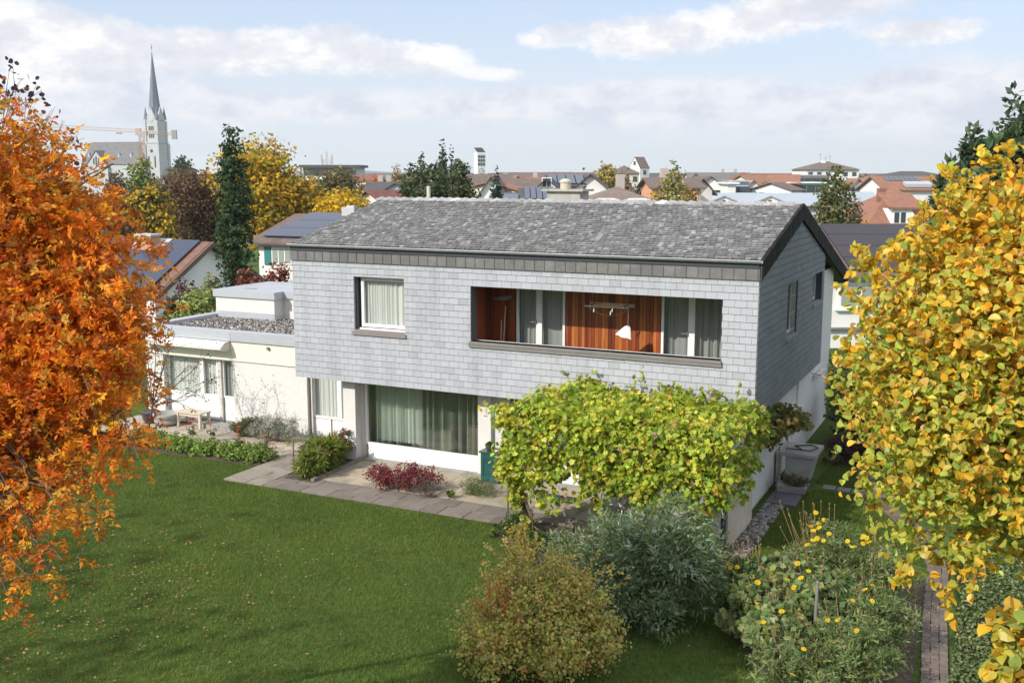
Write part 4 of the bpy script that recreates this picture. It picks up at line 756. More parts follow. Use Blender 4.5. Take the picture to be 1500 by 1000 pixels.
# cabinet with pot
cb = thing('terrace_cabinet', 'narrow dark green cabinet standing against the terrace pillar', 'cabinet', (-6.05, 0.2, 0)); m_green = mat('green_lacquer', (0.018, 0.085, 0.08), .35, var=.35, scale=6, dirt=((.05, .14, .13), .5))
b = MB(); b.box(-6.30, -5.84, 0.02, 0.40, 0.03, 0.70); b.build('body', m_green, cb)
b = MB(); b.box(-6.33, -5.81, -0.02, 0.42, 0.70, 0.735); b.build('top', mat('cabinet_top', (0.06, .08, .08), .3), cb)
b = MB(); b.box(-6.27, -5.87, 0.004, 0.018, 0.56, 0.68); b.build('drawer', m_green, cb)
b = MB(); frame_rect(b, -6.27, -5.87, .07, .545, .05, -0.002, .018); b.box(-6.22, -5.92, .010, .018, .12, .495); b.build('door', m_green, cb)
b = MB(); b.box(-6.31, -5.83, 0.015, 0.40, 0.0, 0.03); b.build('plinth', m_green, cb)
b = MB(); b.box(-5.838, -5.825, .08, .35, .08, .66); b.build('side_panel', m_green, cb)
pt = thing('bowl_planter', 'small green glazed pot on top of the green cabinet', 'pot', (-6.13, .15, .735))
b = MB(); b.lathe((-6.13, .15, .735), [(.055, 0), (.09, .05), (.105, .12), (.115, .125), (.115, .145), (.095, .145), (.09, .13)], 18); b.build('pot', mat('glazed', (.05, .09, .06), .3), pt)
P, o_, ci, SC = clumps([(-6.13, .15, .91, .08, .08, .045)], 160, .5, 8); leaves('succulent', P, .04, 'oval', pal([(.05, .08, .03), (.1, .12, .05)], (1, 1), 160), m_leaf, pt)
b = MB(); b.lathe((-5.93, .1, .735), [(.03, 0), (.045, .02), (.04, .035), (.01, .04)], 10); tag(b.build('white_stone', m_white), 'small white stone on the cabinet top', 'stone')
b = MB(); b.box(-4.55, -3.75, -0.62, -0.2, 0.004, 0.022); tag(b.build('door_mat', mat('rubber', (.045, .05, .06), .9)), 'dark grey door mat on the terrace slabs', 'door mat')
sh_ = thing('garden_shoes', 'black garden clogs left on the terrace beside the mat', 'shoes', (-3.25, -.3, 0))
for dx in (0, .16):
    b = MB(); b.lathe((-3.3+dx, -.3, .0), [(.05, 0), (.055, .03), (.05, .06), (.03, .085)], 12, sx=.85, sy=2.2); b.build('shoe', mat('black_rubber', (.015, .015, .017), .5), sh_)
# white metal chair half hidden behind the silvery shrub
chr_ = thing('metal_chair', 'white tubular garden chair behind the silvery shrub', 'chair', (-2.5, -1.3, 0))
for s_ in (-1, 1):
    b = MB(); x = -2.5+s_*.23; b.tube([(x, -1.55, 0), (x, -1.52, .42), (x, -1.48, .60), (x, -1.3, .66), (x, -1.1, .64), (x, -1.02, .45), (x, -.98, 0)], .013, 8); b.build('side_frame', m_white, chr_)
b = MB(); b.box(-2.72, -2.28, -1.5, -1.05, .40, .43); b.build('seat', m_white, chr_)
b = MB(); b.tube([(-2.73, -1.02, .42), (-2.72, -.95, .8), (-2.65, -.93, .86), (-2.35, -.93, .86), (-2.28, -.95, .8), (-2.27, -1.02, .42)], .013, 8); [b.tube([(x, -1.02, .43), (x, -.94, .85)], .006, 6) for x in np.arange(-2.66, -2.3, .07)]; b.build('backrest', m_white, chr_)
# loggia things
ar = thing('airing_rack', 'wooden airing rack hung under the loggia ceiling', 'drying rack', (-3.4, .6, 4.22))
for y, z, x0 in ((.5, 4.20, -3.95), (.62, 4.225, -3.85), (.74, 4.25, -3.9)):
    b = MB(); b.tube([(x0, y, z), (x0+1.03, y, z)], .014, 8); b.build('rod', mat('pale_wood', (.62, .5, .36), .6), ar)
b = MB(); [b.box(x, x+.02, .44, .8, 4.19, 4.26) for x in (-3.8, -3.02)]; [b.tube([(x, .6, 4.25), (x, .6, 4.64)], .004, 5) for x in (-3.8, -3.0)]; b.build('bracket', m_metal, ar)
b = MB(); b.tube([(-3.86+t*.95, .5, 4.18-.55*.30*(1-(2*t-1)**2)*1.0) for t in np.linspace(0, 1, 12)], .0022, 5); b.build('cord', m_greywood, ar)
for x, z in ((-3.73, 4.08), (-3.34, 4.04), (-3.3, 4.1)): b = MB(); b.box(x, x+.018, .49, .51, z, z+.08); b.box(x-.006, x+.0, .49, .51, z-.01, z+.05); b.build('peg', m_offwhite, ar)
bg_ = MB(); V = []; nx, nz = 9, 8
bagp = thing('peg_bag', 'small white cloth bag hanging before the wood panel', 'bag', (-3.0, .62, 3.52))
for j in range(nz+1):
    t = j/nz; w0 = .045+.14*t**.8
    for i in range(nx*2):
        a = 2*math.pi*i/(nx*2); V.append((-3.02-.05*t+math.cos(a)*w0+.05*(1-t), .62+math.sin(a)*(.02+.03*t)*(1+.25*math.sin(3*a)), 3.80-.25*t-.05*t*math.cos(a)*.9+.01*math.sin(5*a)*t))
Fc = [(j*nx*2+i, j*nx*2+(i+1) % (nx*2), (j+1)*nx*2+(i+1) % (nx*2), (j+1)*nx*2+i) for j in range(nz) for i in range(nx*2)]
bg_.add(V, Fc+[tuple(range(nx*2)), tuple(nz*nx*2+i for i in range(nx*2))[::-1]]); bg_.build('bag', m_white, bagp, True)
b = MB(); b.tube([(-2.97, .62, 3.79), (-2.95, .6, 4.2)], .003, 5); b.build('string', m_offwhite, bagp)
for x0, z1, x1, lab in ((-6.30, 3.6, -6.33, 'short wooden handle leaning in the left corner of the loggia'), (-6.26, 3.95, -6.22, 'tall broom handle leaning in the left corner of the loggia')):
    b = MB(); b.tube([(x0+.02, 1.0, 2.37), (x1, 1.18, z1)], .012, 8, (0.2,)*3); b.lathe((x1, 1.18, z1), [(.014, 0), (.018, .02), (.006, .04)], 8); tag(b.build('broom_handle', mat('pale_wood', 0)), lab, 'broom')
b = MB(); b.tube([(-6.62, 1.18, 4.13), (-6.55, 1.18, 4.19), (-6.48, 1.17, 4.14), (-6.4, 1.16, 4.17), (-6.28, 1.15, 4.18), (-6.15, 1.15, 4.2), (-6.05, 1.15, 4.23)], [.012, .03, .02, .035, .06, .06, .03], 9); tag(b.build('feather_duster', mat('duster', (.28, .25, .21), .95, var=.3, scale=30)), 'grey brown duster hung high in the left corner of the loggia', 'duster')
# annex terrace things
bn = thing('garden_bench', 'small bleached wooden bench in front of the annex doors', 'bench', (-16.15, 1.3, 0)); m_bl = mat('bleached_wood', (.56, .49, .40), .8, var=.15, scale=12)
b = MB(); [b.box(-16.62, -15.68, y, y+.10, .40, .435) for y in (1.08, 1.2, 1.32, 1.44)]; b.build('seat', m_bl, bn)
for x in (-16.58, -15.78):
    for y in (1.10, 1.46): b = MB(); b.box(x, x+.07, y, y+.06, 0, .40); b.build('leg', m_bl, bn)
b = MB(); [b.box(x+.01, x+.06, 1.16, 1.46, .12, .17) for x in (-16.58, -15.78)]; b.box(-16.5, -15.78, 1.12, 1.15, .32, .395); b.build('stretcher', m_bl, bn)
b = MB(); b.lathe((-16.95, 1.12, 0), [(.24, 0), (.33, .06), (.36, .14), (.335, .15), (.345, .19), (.38, .24), (.39, .33), (.36, .345), (.33, .34), (.30, .25)], 28); pt = tag(b.build('stone_planter', m_conc, None, True), 'round ribbed concrete planter left of the bench', 'planter')
b = MB(); b.lathe((-17.55, 1.1, 0), [(.16, 0), (.22, .12), (.25, .3), (.27, .31), (.25, .34), (.2, .3)], 22); tag(b.build('dark_pot', mat('dark_glaze', (.06, .055, .07), .4), None, True), 'dark round pot beside the concrete planter', 'pot')
# small purple-leaved tree
def sparse_tree(name, label, base, tips, n_, size, cols, wts, r_=.035):
    t = thing(name, label, 'tree', base); b = MB(); ends = []
    base = np.array(base, float); top = base+np.array([.1, .1, 1.1]); b.tube([base, base+(0.03, 0, .6), top], [r_, r_*.85, r_*.7], 7)
    for c in tips:
        c = np.array(c, float); m1 = top+(c-top)*.5+rng.normal(size=3)*.12; b.tube([top, m1, c], [r_*.5, r_*.3, .004], 5, cap=False)
        for i in range(9):
            s_ = top+(c-top)*random.uniform(.35, 1) if random.random() < .5 else m1+(c-m1)*random.random(); e = s_+(c-top)/np.linalg.norm(c-top)*.25+rng.normal(size=3)*.28; b.tube([s_, (s_+e)/2+rng.normal(size=3)*.03, e], [.007, .005, .002], 4, cap=False); ends += [e, (s_+e)/2]
    b.build('branches', m_bark, t); ends = np.array(ends); P = ends[rng.choice(len(ends), n_)]+rng.normal(size=(n_, 3))*.07
    leaves('foliage', P, size, 'oval', pal(cols, wts, n_), m_leaf, t, droop=.4); return t
sparse_tree('purple_leaf_plum', 'half-bare small tree with dark purple leaves before the annex', (-15.7, -0.85, -.03), [(-15.3, -.4, 2.6), (-14.3, -.2, 2.35), (-14.0, -.1, 1.85), (-16.2, -.3, 2.9), (-15.9, -.9, 2.9), (-16.6, -.5, 2.4), (-14.6, -.3, 1.5), (-15.0, .1, 2.1), (-16.4, -.7, 1.6), (-14.9, -.6, 2.9), (-16.0, -0.2, 3.4)], 430, .05, [(.09, .035, .045), (.14, .05, .05), (.06, .03, .04), (.3, .12, .05)], (4, 3, 3, .6), .035)
# side of the house: trough, slabs, tray, shrubs
tr_ = thing('stone_trough', 'rough concrete water trough at the shaded side wall', 'trough', (.4, 3.4, 0))
b = MB(); b.prism([(.10, 3.0, -.05), (.58, 3.0, -.05), (.74, 3.0, .66), (.10, 3.0, .66)], (0, .95, 0)); b.build('basin', m_conc, tr_)
b = MB(); b.box(-.1, .80, 2.93, 4.02, .661, .74); b.box(-.1, -.0, 2.95, 3.05, 0, .66); b.build('rim', m_conc, tr_)
b = MB(); b.tube([(.05, 3.3, .76), (.3, 3.1, .80), (.62, 3.2, .78), (.75, 3.5, .79), (.55, 3.8, .77), (.2, 3.6, .76), (.4, 3.3, .77)], .016, 8); tag(b.build('garden_hose', mat('black_rubber', 0)), 'dark hose coiled on the concrete trough', 'hose')
b = MB(); b.tube([(.12, 3.1, .74), (.12, 3.1, 1.15)], .012, 8); b.tube([(.12, 3.1, 1.12), (.2, 3.05, 1.12), (.22, 3.03, 1.05)], .01, 8); tag(b.build('water_tap', m_metal), 'thin standpipe with tap at the trough', 'tap')
b = MB(); b.box(.04, .68, 1.25, 2.0, -.03, .045); b.box(.05, .66, 2.01, 2.85, -.03, .04); tag(b.build('slab_cover', mat('dark_slab', (.11, .11, .125), .8, var=.15, scale=8)), 'dark grey slabs lying against the side wall', 'slab')
ty = thing('planter_tray', 'grey plant tray with dried grass on the dark slabs', 'planter', (.42, 2.35, .045)); b = MB(); b.prism([(.12, 2.12, .045), (.72, 2.12, .045), (.76, 2.08, .20), (.08, 2.08, .20)], (0, .45, 0)); b.build('tray', m_conc, ty)
P, o_, ci, SC = clumps([(.42, 2.35, .26, .34, .26, .1), (.6, 2.3, .2, .2, .2, .12)], 900, .3, 14); leaves('dried_grass', P, .12, 'lance', pal([(.22, .18, .10), (.13, .15, .06), (.16, .11, .07)], (3, 3, 2), 900), m_leaf, ty)
plant('hydrangea_bush', 'dark green hydrangea with faded heads behind the trough', 'shrub', (1.5, 7.4, -.04), [(1.3, 7.2, .8, .8, .8, .6), (2.2, 7.6, .7, .8, .8, .6), (1.0, 8.4, 1.0, .7, .7, .6)], 4200, .11, 'oval', [(.035, .07, .03), (.055, .09, .035), (.17, .10, .07), (.16, .15, .09)], (5, 4, .7, .5), m_leafg, k=70, stems=16)
plant('purple_shrub', 'low purple-leaved shrub between the trough and the hydrangea', 'shrub', (1.15, 5.4, -.04), [(1.0, 5.3, .35, .5, .6, .35), (1.7, 5.5, .4, .6, .6, .4)], 2600, .06, 'oval', [(.09, .03, .04), (.06, .025, .03), (.13, .05, .05)], (3, 3, 1), k=50, stems=12)
V = []; 
hdg = [np.array(at(px, 560, 31.0+(px-1200)*.006)) for px in range(1188, 1500, 22)]
plant('clipped_hedge', 'clipped green and yellow hedge behind the house on the right', 'hedge', (hdg[5][0], hdg[5][1], -.04), [(p[0], p[1], 1.0, .5, .6, 1.0) for p in hdg], 14000, .075, 'oval', [(.13, .19, .035), (.24, .27, .05), (.07, .11, .025), (.42, .34, .06), (.4, .2, .06)], (4, 3, 3, 1, .4), k=150, stems=8, ub=.6)
# coneflowers: tall clumps with their own flowers
cone_spots = [((2.0, -3.2), 1.30, .75, 12, 'tallest yellow coneflower clump nearest the house wall'), ((1.25, -4.6), 1.0, .6, 9, 'leftmost yellow coneflower clump leaning over the lawn'), ((2.9, -3.6), 1.15, .65, 9, 'yellow coneflower clump beside the brick path, under the yellow tree'),
              ((2.2, -5.0), 1.05, .8, 5, 'yellow coneflower clump in the middle of the bed'), ((3.1, -5.2), 1.0, .6, 4, 'coneflower clump with few flowers at the path edge'), ((1.9, -6.2), .9, .75, 3, 'front coneflower clump with sprawling stems'), ((2.9, -6.5), .95, .65, 3, 'coneflower clump at the lower edge of the photo'), ((1.35, -5.5), .85, .6, 2, 'low coneflower clump spilling over the lawn edge'), ((2.3, -7.1), .8, .7, 1, 'coneflower clump cut by the bottom edge of the photo')]
for i, ((x, y), h, r_, nf, lab) in enumerate(cone_spots):
    t = plant('coneflower_clump', lab, 'flowers', (x, y, -.04), [(x, y, h*.5, r_, r_, h*.42), (x+random.uniform(-.2, .2), y+random.uniform(-.2, .2), h*.72, r_*.7, r_*.7, h*.25)], 4200, .10, 'lobed' if i % 2 else 'lance', [(.19, .25, .09), (.27, .32, .13), (.12, .18, .055), (.36, .38, .18), (.32, .32, .09)], (5, 3.5, 3, .8, 1), group='yellow coneflower clumps', k=60, sub=.2, stems=34, sr=.006, ub=.3, bark=mat('green_stem', (.19, .2, .08), .7))
    heads = [(random.uniform(2.0, 5.2), r_*random.uniform(.2, .8)) for _ in range(3)]
    for j in range(nf):
        a, q = heads[j % 3]; a += random.uniform(-.35, .35); q += random.uniform(-.14, .14); c = np.array([x+q*math.cos(a), y+q*math.sin(a), h*random.uniform(.88, 1.08)-q*.2])
        if i == 1: c += (-.25, .0, .0)
        b = MB(); flower(b, c, random.uniform(.042, .056), (.86, .64, .03), 7, (random.uniform(-.6, .5), random.uniform(-.9, -.1), 1), (.62, .52, .05)); b.tube([c-(0, 0, .28), c-(0, 0, .005)], .004, 4, (.16, .2, .06)); b.build('flower', m_leaf, t)
    b = MB()
    for j in range(22 if i in (0, 1) else 5):
        a = random.uniform(1.5, 4.2); q = r_*random.uniform(.3, 1.1); c = np.array([x+q*math.cos(a), y+q*math.sin(a), h*random.uniform(.95, 1.22)-q*.15]); s_ = np.array([x+q*.5*math.cos(a), y+q*.5*math.sin(a), h*.3]); b.tube([s_, (s_+c)/2+rng.normal(size=3)*.03, c], [.006, .005, .003], 4); b.lathe(c, [(.006, 0), (.011, .015), (.004, .035)], 5)
    b.build('seed_stalks', mat('dry_stem', (.30, .19, .09), .8), t)
# ================================================================ NEAR TREES
def pinnate(P, A, L0, pairs, N=None):
    n = len(P); A = unit(A); N = unit(rng.normal(size=(n, 3))*.5+np.array([0, 0, .6])); B = unit(np.cross(N, A)); L_ = L0*rng.uniform(.7, 1.2, n)
    Q, X, Z = [], [], []
    for i in range(pairs):
        t = .2+.72*i/(pairs-1)
        for s_ in (-1, 1):
            Q.append(P+A*(L_*t)[:, None]-np.array([0, 0, .18])*(L_*t*t)[:, None]); X.append(A*.45+B*s_-np.array([0, 0, .15])); Z.append(L_*.36*(1-.35*abs(t-.5)))
    Q.append(P+A*(L_*.93)[:, None]-np.array([0, 0, .16])*L_[:, None]); X.append(A); Z.append(L_*.34)
    return np.concatenate(Q), unit(np.concatenate(X)), np.concatenate(Z), np.tile(np.arange(n), 2*pairs+1), np.tile(N, (2*pairs+1, 1))
def px_blobs(lst, dd, rd=0.8):
    out = []
    for q in lst:
        px, py, a, b_ = q[:4]; d = q[4] if len(q) > 4 else dd; c = at(px, py, d); out.append((c[0], c[1], c[2], a/FOC*d, max(rd*(a+b_)/2/FOC*d, .12), b_/FOC*d))
    return out
def rowan(name, label, base, bl, n, L0, pairs, cols, wts, k, sub, tops, gold=None):
    t = thing(name, label, 'tree', base); P, o_, ci, SC = clumps(bl, n, sub, k, .45, .8)
    A = o_*.8+rng.normal(size=(n, 3))*.6+np.array([0, 0, -.45]); Q, X, Z, idx, N = pinnate(P, A, L0, pairs)
    C = pal(cols, wts, n, ci, .12, .2)
    if gold is not None: sel = rng.random(n) < np.clip((P[:, 2]-gold[0])/(gold[1]-gold[0]), 0, 1)*.75; C[sel] = pal(gold[2], [1]*len(gold[2]), sel.sum())
    C = C[idx]*rng.uniform(.85, 1.15, (len(idx), 1))
    leaves('foliage', Q, Z*1.08, 'diamond', C, m_leaf, t, nrm=N, nb=1.2, axis=X*2.2, ub=.1)
    b = MB(); limbs(b, base, tops, [q[:3] for q in bl]+[q[:3] for q in bl], .11, lo=.55); [b.tube([SC[i]+rng.normal(size=3)*.12, SC[i], SC[i]+rng.normal(size=3)*.15+(0, 0, .05)], [.008, .006, .002], 4, cap=False) for i in rng.choice(len(SC), min(110, len(SC)), replace=False)]; b.build('trunk', m_bark, t); return t
vis = px_blobs([(-60, 300, 150, 150, 10), (-40, 500, 190, 190, 10.3), (55, 345, 80, 90, 9.7), (140, 390, 70, 90, 9.9), (112, 275, 48, 50, 9.8), (4, 215, 34, 46, 9.6), (170, 300, 22, 40, 10), (190, 470, 42, 66, 10), (186, 575, 46, 55, 10), (95, 500, 105, 120, 9.6), (208, 655, 34, 20, 9.9), (130, 635, 80, 60, 9.6), (60, 715, 85, 55, 9.3), (135, 715, 32, 32, 9.5), (40, 790, 62, 46, 9.2), (95, 770, 26, 26, 9.3), (62, 838, 18, 18, 9.2), (-5, 850, 36, 40, 9.1), (8, 900, 18, 16, 9), (30, 850, 40, 40, 9.1), (75, 820, 26, 26, 9.1), (-20, 890, 30, 30, 9), (150, 760, 22, 22, 9.4), (-110, 700, 150, 130, 10), (150, 240, 12, 14, 9.7), (75, 230, 14, 12, 9.7)], 10)
OC = ((.86, .34, .03), (.82, .26, .02), (.66, .18, .025), (.90, .48, .04), (.56, .34, .06), (.42, .14, .03))
ob = at(-230, 600, 10.3); rowan('orange_rowan', 'large orange-leaved tree filling the left edge of the photo', (ob[0], ob[1], -.04), [(x+.10*r0[0], y+.10*r0[1], z, a*1.15, b_*1.1, c*1.08) for x, y, z, a, b_, c in vis], 17000, .155, 6, OC, (4.5, 4.5, 3.6, 2.4, 2.2, 1.1), 400, .2, (ob[0]+.3, ob[1]+.2, 7.2), (6.0, 8.0, [(.70, .34, .02), (.66, .26, .02), (.6, .2, .02)]))
shoots(bpy.data.objects['orange_rowan'], [q for q in vis], 160, .36, .075, 'lance', [(.78, .28, .03), (.7, .18, .02), (.84, .42, .04)], m_leaf, 14, up=-.1)
# its neighbour and the trees of the next garden, standing left of the picture: they shade the lawn
def shade_tree(name, label, x, y, h, r_, n, cols):
    t = thing(name, label, 'tree', (x, y, -.04)); bl = [(x+random.uniform(-.6, .6)*r_, y+random.uniform(-.6, .6)*r_, h*(.2+.66*i/13), r_*.6, r_*.6, h*.12) for i in range(14)]
    P, o_, ci, SC = clumps(bl, n, .5, 170, .5, .8); leaves('foliage', P, .34, 'oval', pal(cols, [1]*len(cols), n, ci), m_leafb, t, nrm=o_)
    b = MB(); limbs(b, (x, y, -.04), (x, y, h*.8), SC[:40], .2); b.build('trunk', m_bark, t)
# sprig of dark fruit and bare twigs above the orange crown
t = thing('bare_birch', 'thin bare tree tips with a few dark leaves above the orange tree', 'tree', (ob[0]-.6, ob[1]+1.2, -.04)); b = MB(); P = []
for (xa, ya, xb, yb) in ((-40, 380, 25, 125), (-30, 330, 8, 140), (30, 320, 72, 168), (40, 300, 55, 190), (10, 280, 38, 148), (45, 290, 92, 176), (-20, 260, 22, 120), (60, 300, 98, 218)):
    p, q = at(xa, ya, 10.6), at(xb, yb, 10.6); m1 = (p+q)/2+rng.normal(size=3)*.05; b.tube([p, m1, q], [.012, .007, .0025], 4, cap=False)
    for i in range(7): s_ = m1+(q-m1)*random.random(); e = s_+(q-p)*.12+rng.normal(size=3)*.1; b.tube([s_, e], [.004, .0015], 4, cap=False); P += [e]*(3 if xb < 60 else 1)
b.tube([(ob[0]-.6, ob[1]+1.2, -.04), (ob[0]-.5, ob[1]+1.2, 3), at(-60, 420, 10.6)], [.08, .06, .03], 7); b.build('branches', m_bark, t)
P = np.array(P); leaves('foliage', P+rng.normal(size=P.shape)*.03, .06, 'oval', pal([(.10, .05, .06), (.07, .05, .07), (.3, .12, .05)], (3, 3, 1), len(P)), m_leaf, t)
# yellow tree on the right
yb = px_blobs([(1490, 330, 80, 80, 6.6), (1405, 400, 72, 75, 6.9), (1510, 480, 110, 130, 6.3), (1372, 480, 75, 80, 6.8), (1340, 560, 78, 72, 6.6), (1430, 640, 110, 110, 6.3), (1296, 622, 44, 40, 6.9), (1312, 705, 44, 42, 6.7), (1362, 770, 46, 44, 6.5), (1470, 730, 80, 55, 6.2), (1312, 398, 34, 34, 7.1), (1403, 318, 26, 40, 7.1), (1385, 262, 9, 20, 7.2), (1474, 232, 18, 34, 6.8), (1452, 262, 14, 26, 6.9), (1330, 805, 26, 20, 6.6), (1248, 548, 24, 16, 7.0), (1236, 612, 20, 12, 7.0), (1244, 672, 20, 15, 6.9), (1262, 720, 16, 10, 6.8), (1600, 560, 130, 260, 6.6), (1290, 450, 26, 30, 7.1), (1285, 395, 22, 24, 7.1), (1278, 500, 24, 24, 7.0), (1262, 580, 22, 22, 7.0), (1345, 345, 22, 26, 7.1), (1400, 830, 14, 8, 6.4), (1300, 770, 28, 24, 6.8), (1345, 822, 28, 14, 6.6), (1455, 800, 55, 32, 6.3), (1395, 790, 34, 30, 6.5), (1500, 240, 22, 40, 6.8), (1482, 210, 9, 16, 6.9), (1440, 320, 40, 40, 6.9)], 6.6, 1.0)
def broadtree(name, label, base, bl, n, size, cols, wts, k, sub, top, rt, low=None, **kw):
    t = thing(name, label, 'tree', base); P, o_, ci, SC = clumps(bl, n, sub, k, .5, .9); C = pal(cols, wts, n, ci, .1, .18)
    if low: sel = rng.random(n) < np.clip((low[1]-P[:, 2])/(low[1]-low[0]), 0, 1)*.9; C[sel] = pal(low[2], [1]*len(low[2]), sel.sum())
    leaves('foliage', P, size, kw.get('shape', 'round'), C, m_leafg, t, nrm=o_, nb=.6, ub=.25, droop=.35); b = MB(); limbs(b, base, top, [q[:3] for q in sorted(bl, key=lambda q: -q[5])[:kw.get('nl', 9)]], rt, lo=.6); [b.tube([SC[i]+rng.normal(size=3)*.05, SC[i], SC[i]+rng.normal(size=3)*.06], [.005, .004, .002], 4, cap=False) for i in rng.choice(len(SC), kw.get('twigs', 110), replace=False)]; b.build('trunk', m_bark, t); return t, SC
yp = at(1600, 600, 6.7); t, SC = broadtree('yellow_hazel', 'tree with large rounded yellow leaves filling the right edge of the photo', (yp[0], yp[1], -.04), [(x-.12*r0[0], y-.12*r0[1], z, a*1.14, b_*1.05, c*1.06) for x, y, z, a, b_, c in yb], 42000, .056, [(.80, .46, .035), (.76, .51, .055), (.74, .37, .05), (.50, .46, .07), (.32, .36, .06), (.58, .33, .10)], (5.5, 4, 2, 1.4, .8, 1), 560, .125, (yp[0], yp[1], 7.0), .1, (5.0, 7.5, [(.46, .50, .08), (.30, .38, .06), (.52, .48, .08), (.56, .50, .08)]))
shoots(t, yb, 240, .26, .058, 'round', [(.76, .47, .04), (.72, .53, .07), (.5, .48, .07)], m_leafg, 22, up=.3)
lb = px_blobs([(1488, 930, 34, 36, 5.6), (1470, 985, 30, 26, 5.6), (1530, 980, 50, 60, 5.6), (1500, 900, 16, 12, 5.5)], 5.6, 1.0); q = at(1580, 980, 5.7)
t, SC = broadtree('yellow_sapling', 'young yellow-leaved tree reaching in at the lower right corner', (q[0], q[1], -.04), lb, 1300, .08, [(.72, .46, .04), (.5, .45, .06), (.3, .35, .06), (.62, .38, .05)], (4, 3, 2, 1), 34, .25, (q[0], q[1], 3.6), .03, twigs=6, nl=0)
for i, (x, y, h) in enumerate(((-26.5, -27.5, 18.5), (-21.5, -27.0, 18.0), (-16.5, -27.5, 15.8), (-12.2, -27.0, 12.8))):
    shade_tree('garden_maple', ('tallest', 'second tallest', 'third', 'lowest')[i]+' of the broad maples in the row behind the lawn', x, y, h, 3.9, 1100, [(.3, .2, .03), (.2, .22, .04)])

# ================================================================ TOWN TREES
def tree_of(name, label, px, d, ytop, ybot, wpx, style, cols, wts, dens=1.0, cat='tree', leafpx=4.2, gaps=.35, bark=None, group=None, top_off=0, trunk=True):
    base = hz(px, d); base[2] = terr(base[0], base[1])-.1; zt = hz(px, d, ytop)[2]; zb_ = hz(px, d, ybot)[2]; zb_ = min(zb_, base[2]+.14*(zt-base[2])); r_ = wpx/2/FOC*d; H = zt-zb_; ybot = ytop+H*FOC/d; r_ *= 1.12; bl = []; cx, cy = base[0], base[1]
    if style == 'round':
        for i in range(13):
            a, q = random.uniform(0, 6.28), math.sqrt(random.random())*.62; zz = zb_+H*random.uniform(.25, .8); e = 1-abs((zz-zb_)/H-.5)*.9; rr_ = r_*random.uniform(.34, .5); bl.append((cx+math.cos(a)*q*r_*e, cy+math.sin(a)*q*r_*e, zz, rr_, rr_, H*random.uniform(.14, .22)))
        bl.append((cx, cy, zb_+H*.78, r_*.5, r_*.5, H*.2))
    elif style == 'cone':
        for i in range(14):
            t_ = i/13; rr_ = r_*(1-t_)**.8+r_*.10
            for a in (np.arange(5)*1.257+i if t_ < .7 else [0]): q = rr_*.55 if t_ < .7 else 0; e_ = rr_*.58 if t_ < .7 else rr_*.9; bl.append((cx+math.cos(a)*q, cy+math.sin(a)*q, zb_+H*(t_*.95+.02), e_, e_, H*.05 if t_ < .7 else H*.10))
    elif style == 'column':
        for i in range(12):
            t_ = i/11; rr_ = r_*(min(1, .75+t_*.8) if t_ < .5 else math.sqrt(max(.06, 1-((t_-.5)/.56)**2))); bl.append((cx+random.uniform(-.1, .1)*r_, cy, zb_+H*(.04+t_*.92), rr_*.9, rr_*.9, H*.07))
    n = int(dens*wpx*(ybot-ytop)/(leafpx**2)*5)+60; n = min(n, 30000)
    P, o_, ci, SC = clumps(bl, n, .3, int(len(bl)*(5 if style != 'round' else 7)), gaps, .75 if style != 'cone' else .35); P[:, 2] = np.minimum(P[:, 2], zt+.02*H)
    wts = wts or [1]*len(cols); t = thing(name, label, cat, tuple(base), group); leaves('foliage' if trunk else 'leaves', P, leafpx/FOC*d, 'chip', pal(cols, wts, n, ci, .1, .28), m_leafb, t, nrm=o_, nb=.9, ub=.3)
    if trunk: b = MB(); limbs(b, base, (cx, cy, zb_+H*(.86 if style != 'round' else .7)), SC[rng.choice(len(SC), 12)], max(.08, r_*.06)); b.build('trunk', bark or m_bark, t)
    return t
DG = [(.035, .065, .03), (.05, .085, .035), (.025, .045, .022), (.075, .10, .045)]
YE = [(.55, .34, .03), (.62, .42, .04), (.40, .24, .03), (.28, .26, .04)]
BR = [(.15, .09, .06), (.20, .12, .075), (.11, .075, .05), (.22, .15, .07)]
OR = [(.50, .20, .04), (.42, .13, .03), (.55, .28, .05)]
OL = [(.14, .15, .05), (.20, .19, .07), (.09, .11, .04), (.26, .21, .08)]
T = tree_of
T('cypress', 'tall narrow dark green cypress beside the yellow tree', 340, 46, 188, 402, 55, 'column', [(.045, .085, .04), (.07, .115, .05), (.03, .055, .028), (.10, .14, .06)], (4, 3, 3, 1), 1.3, leafpx=4)
T('yellow_maple', 'big golden yellow tree behind the cypress', 380, 78, 200, 350, 172, 'round', YE+[(.16, .18, .03)], (4, 3, 2, 2, 1.4), 1.3)
T('yellow_shrub', 'bright yellow shrub tree behind the left end of the slate roof', 503, 74, 276, 345, 135, 'round', [(.62, .42, .03), (.55, .34, .03), (.38, .32, .04)], (4, 3, 1), 1.4, leafpx=4)
T('golden_tree', 'second golden tree between the big yellow tree and the office block', 448, 78, 262, 330, 60, 'round', YE, (2, 1, 3, 3))
T('brown_beech', 'bare brown-twigged tree left of the cypress', 285, 80, 243, 360, 90, 'round', BR, (4, 4, 3, 1), 1.5, leafpx=3)
T('brown_beech', 'second bare brown tree nearer the church', 243, 92, 256, 350, 80, 'round', BR, (4, 3, 4, 1), 1.5, leafpx=3)
T('mixed_maple', 'half yellow half green tree above the solar roof with the brick chimney', 215, 70, 268, 348, 88, 'round', YE+DG[:2]+BR[:1], (3, 2, 2, 3, 2, 1, 2), 1.3)
T('green_lime', 'green tree with yellow side in front of the church', 204, 150, 229, 275, 68, 'round', [(.10, .16, .03), (.16, .22, .04), (.40, .38, .05), (.07, .10, .03)], (4, 3, 1.5, 2), 1.3)
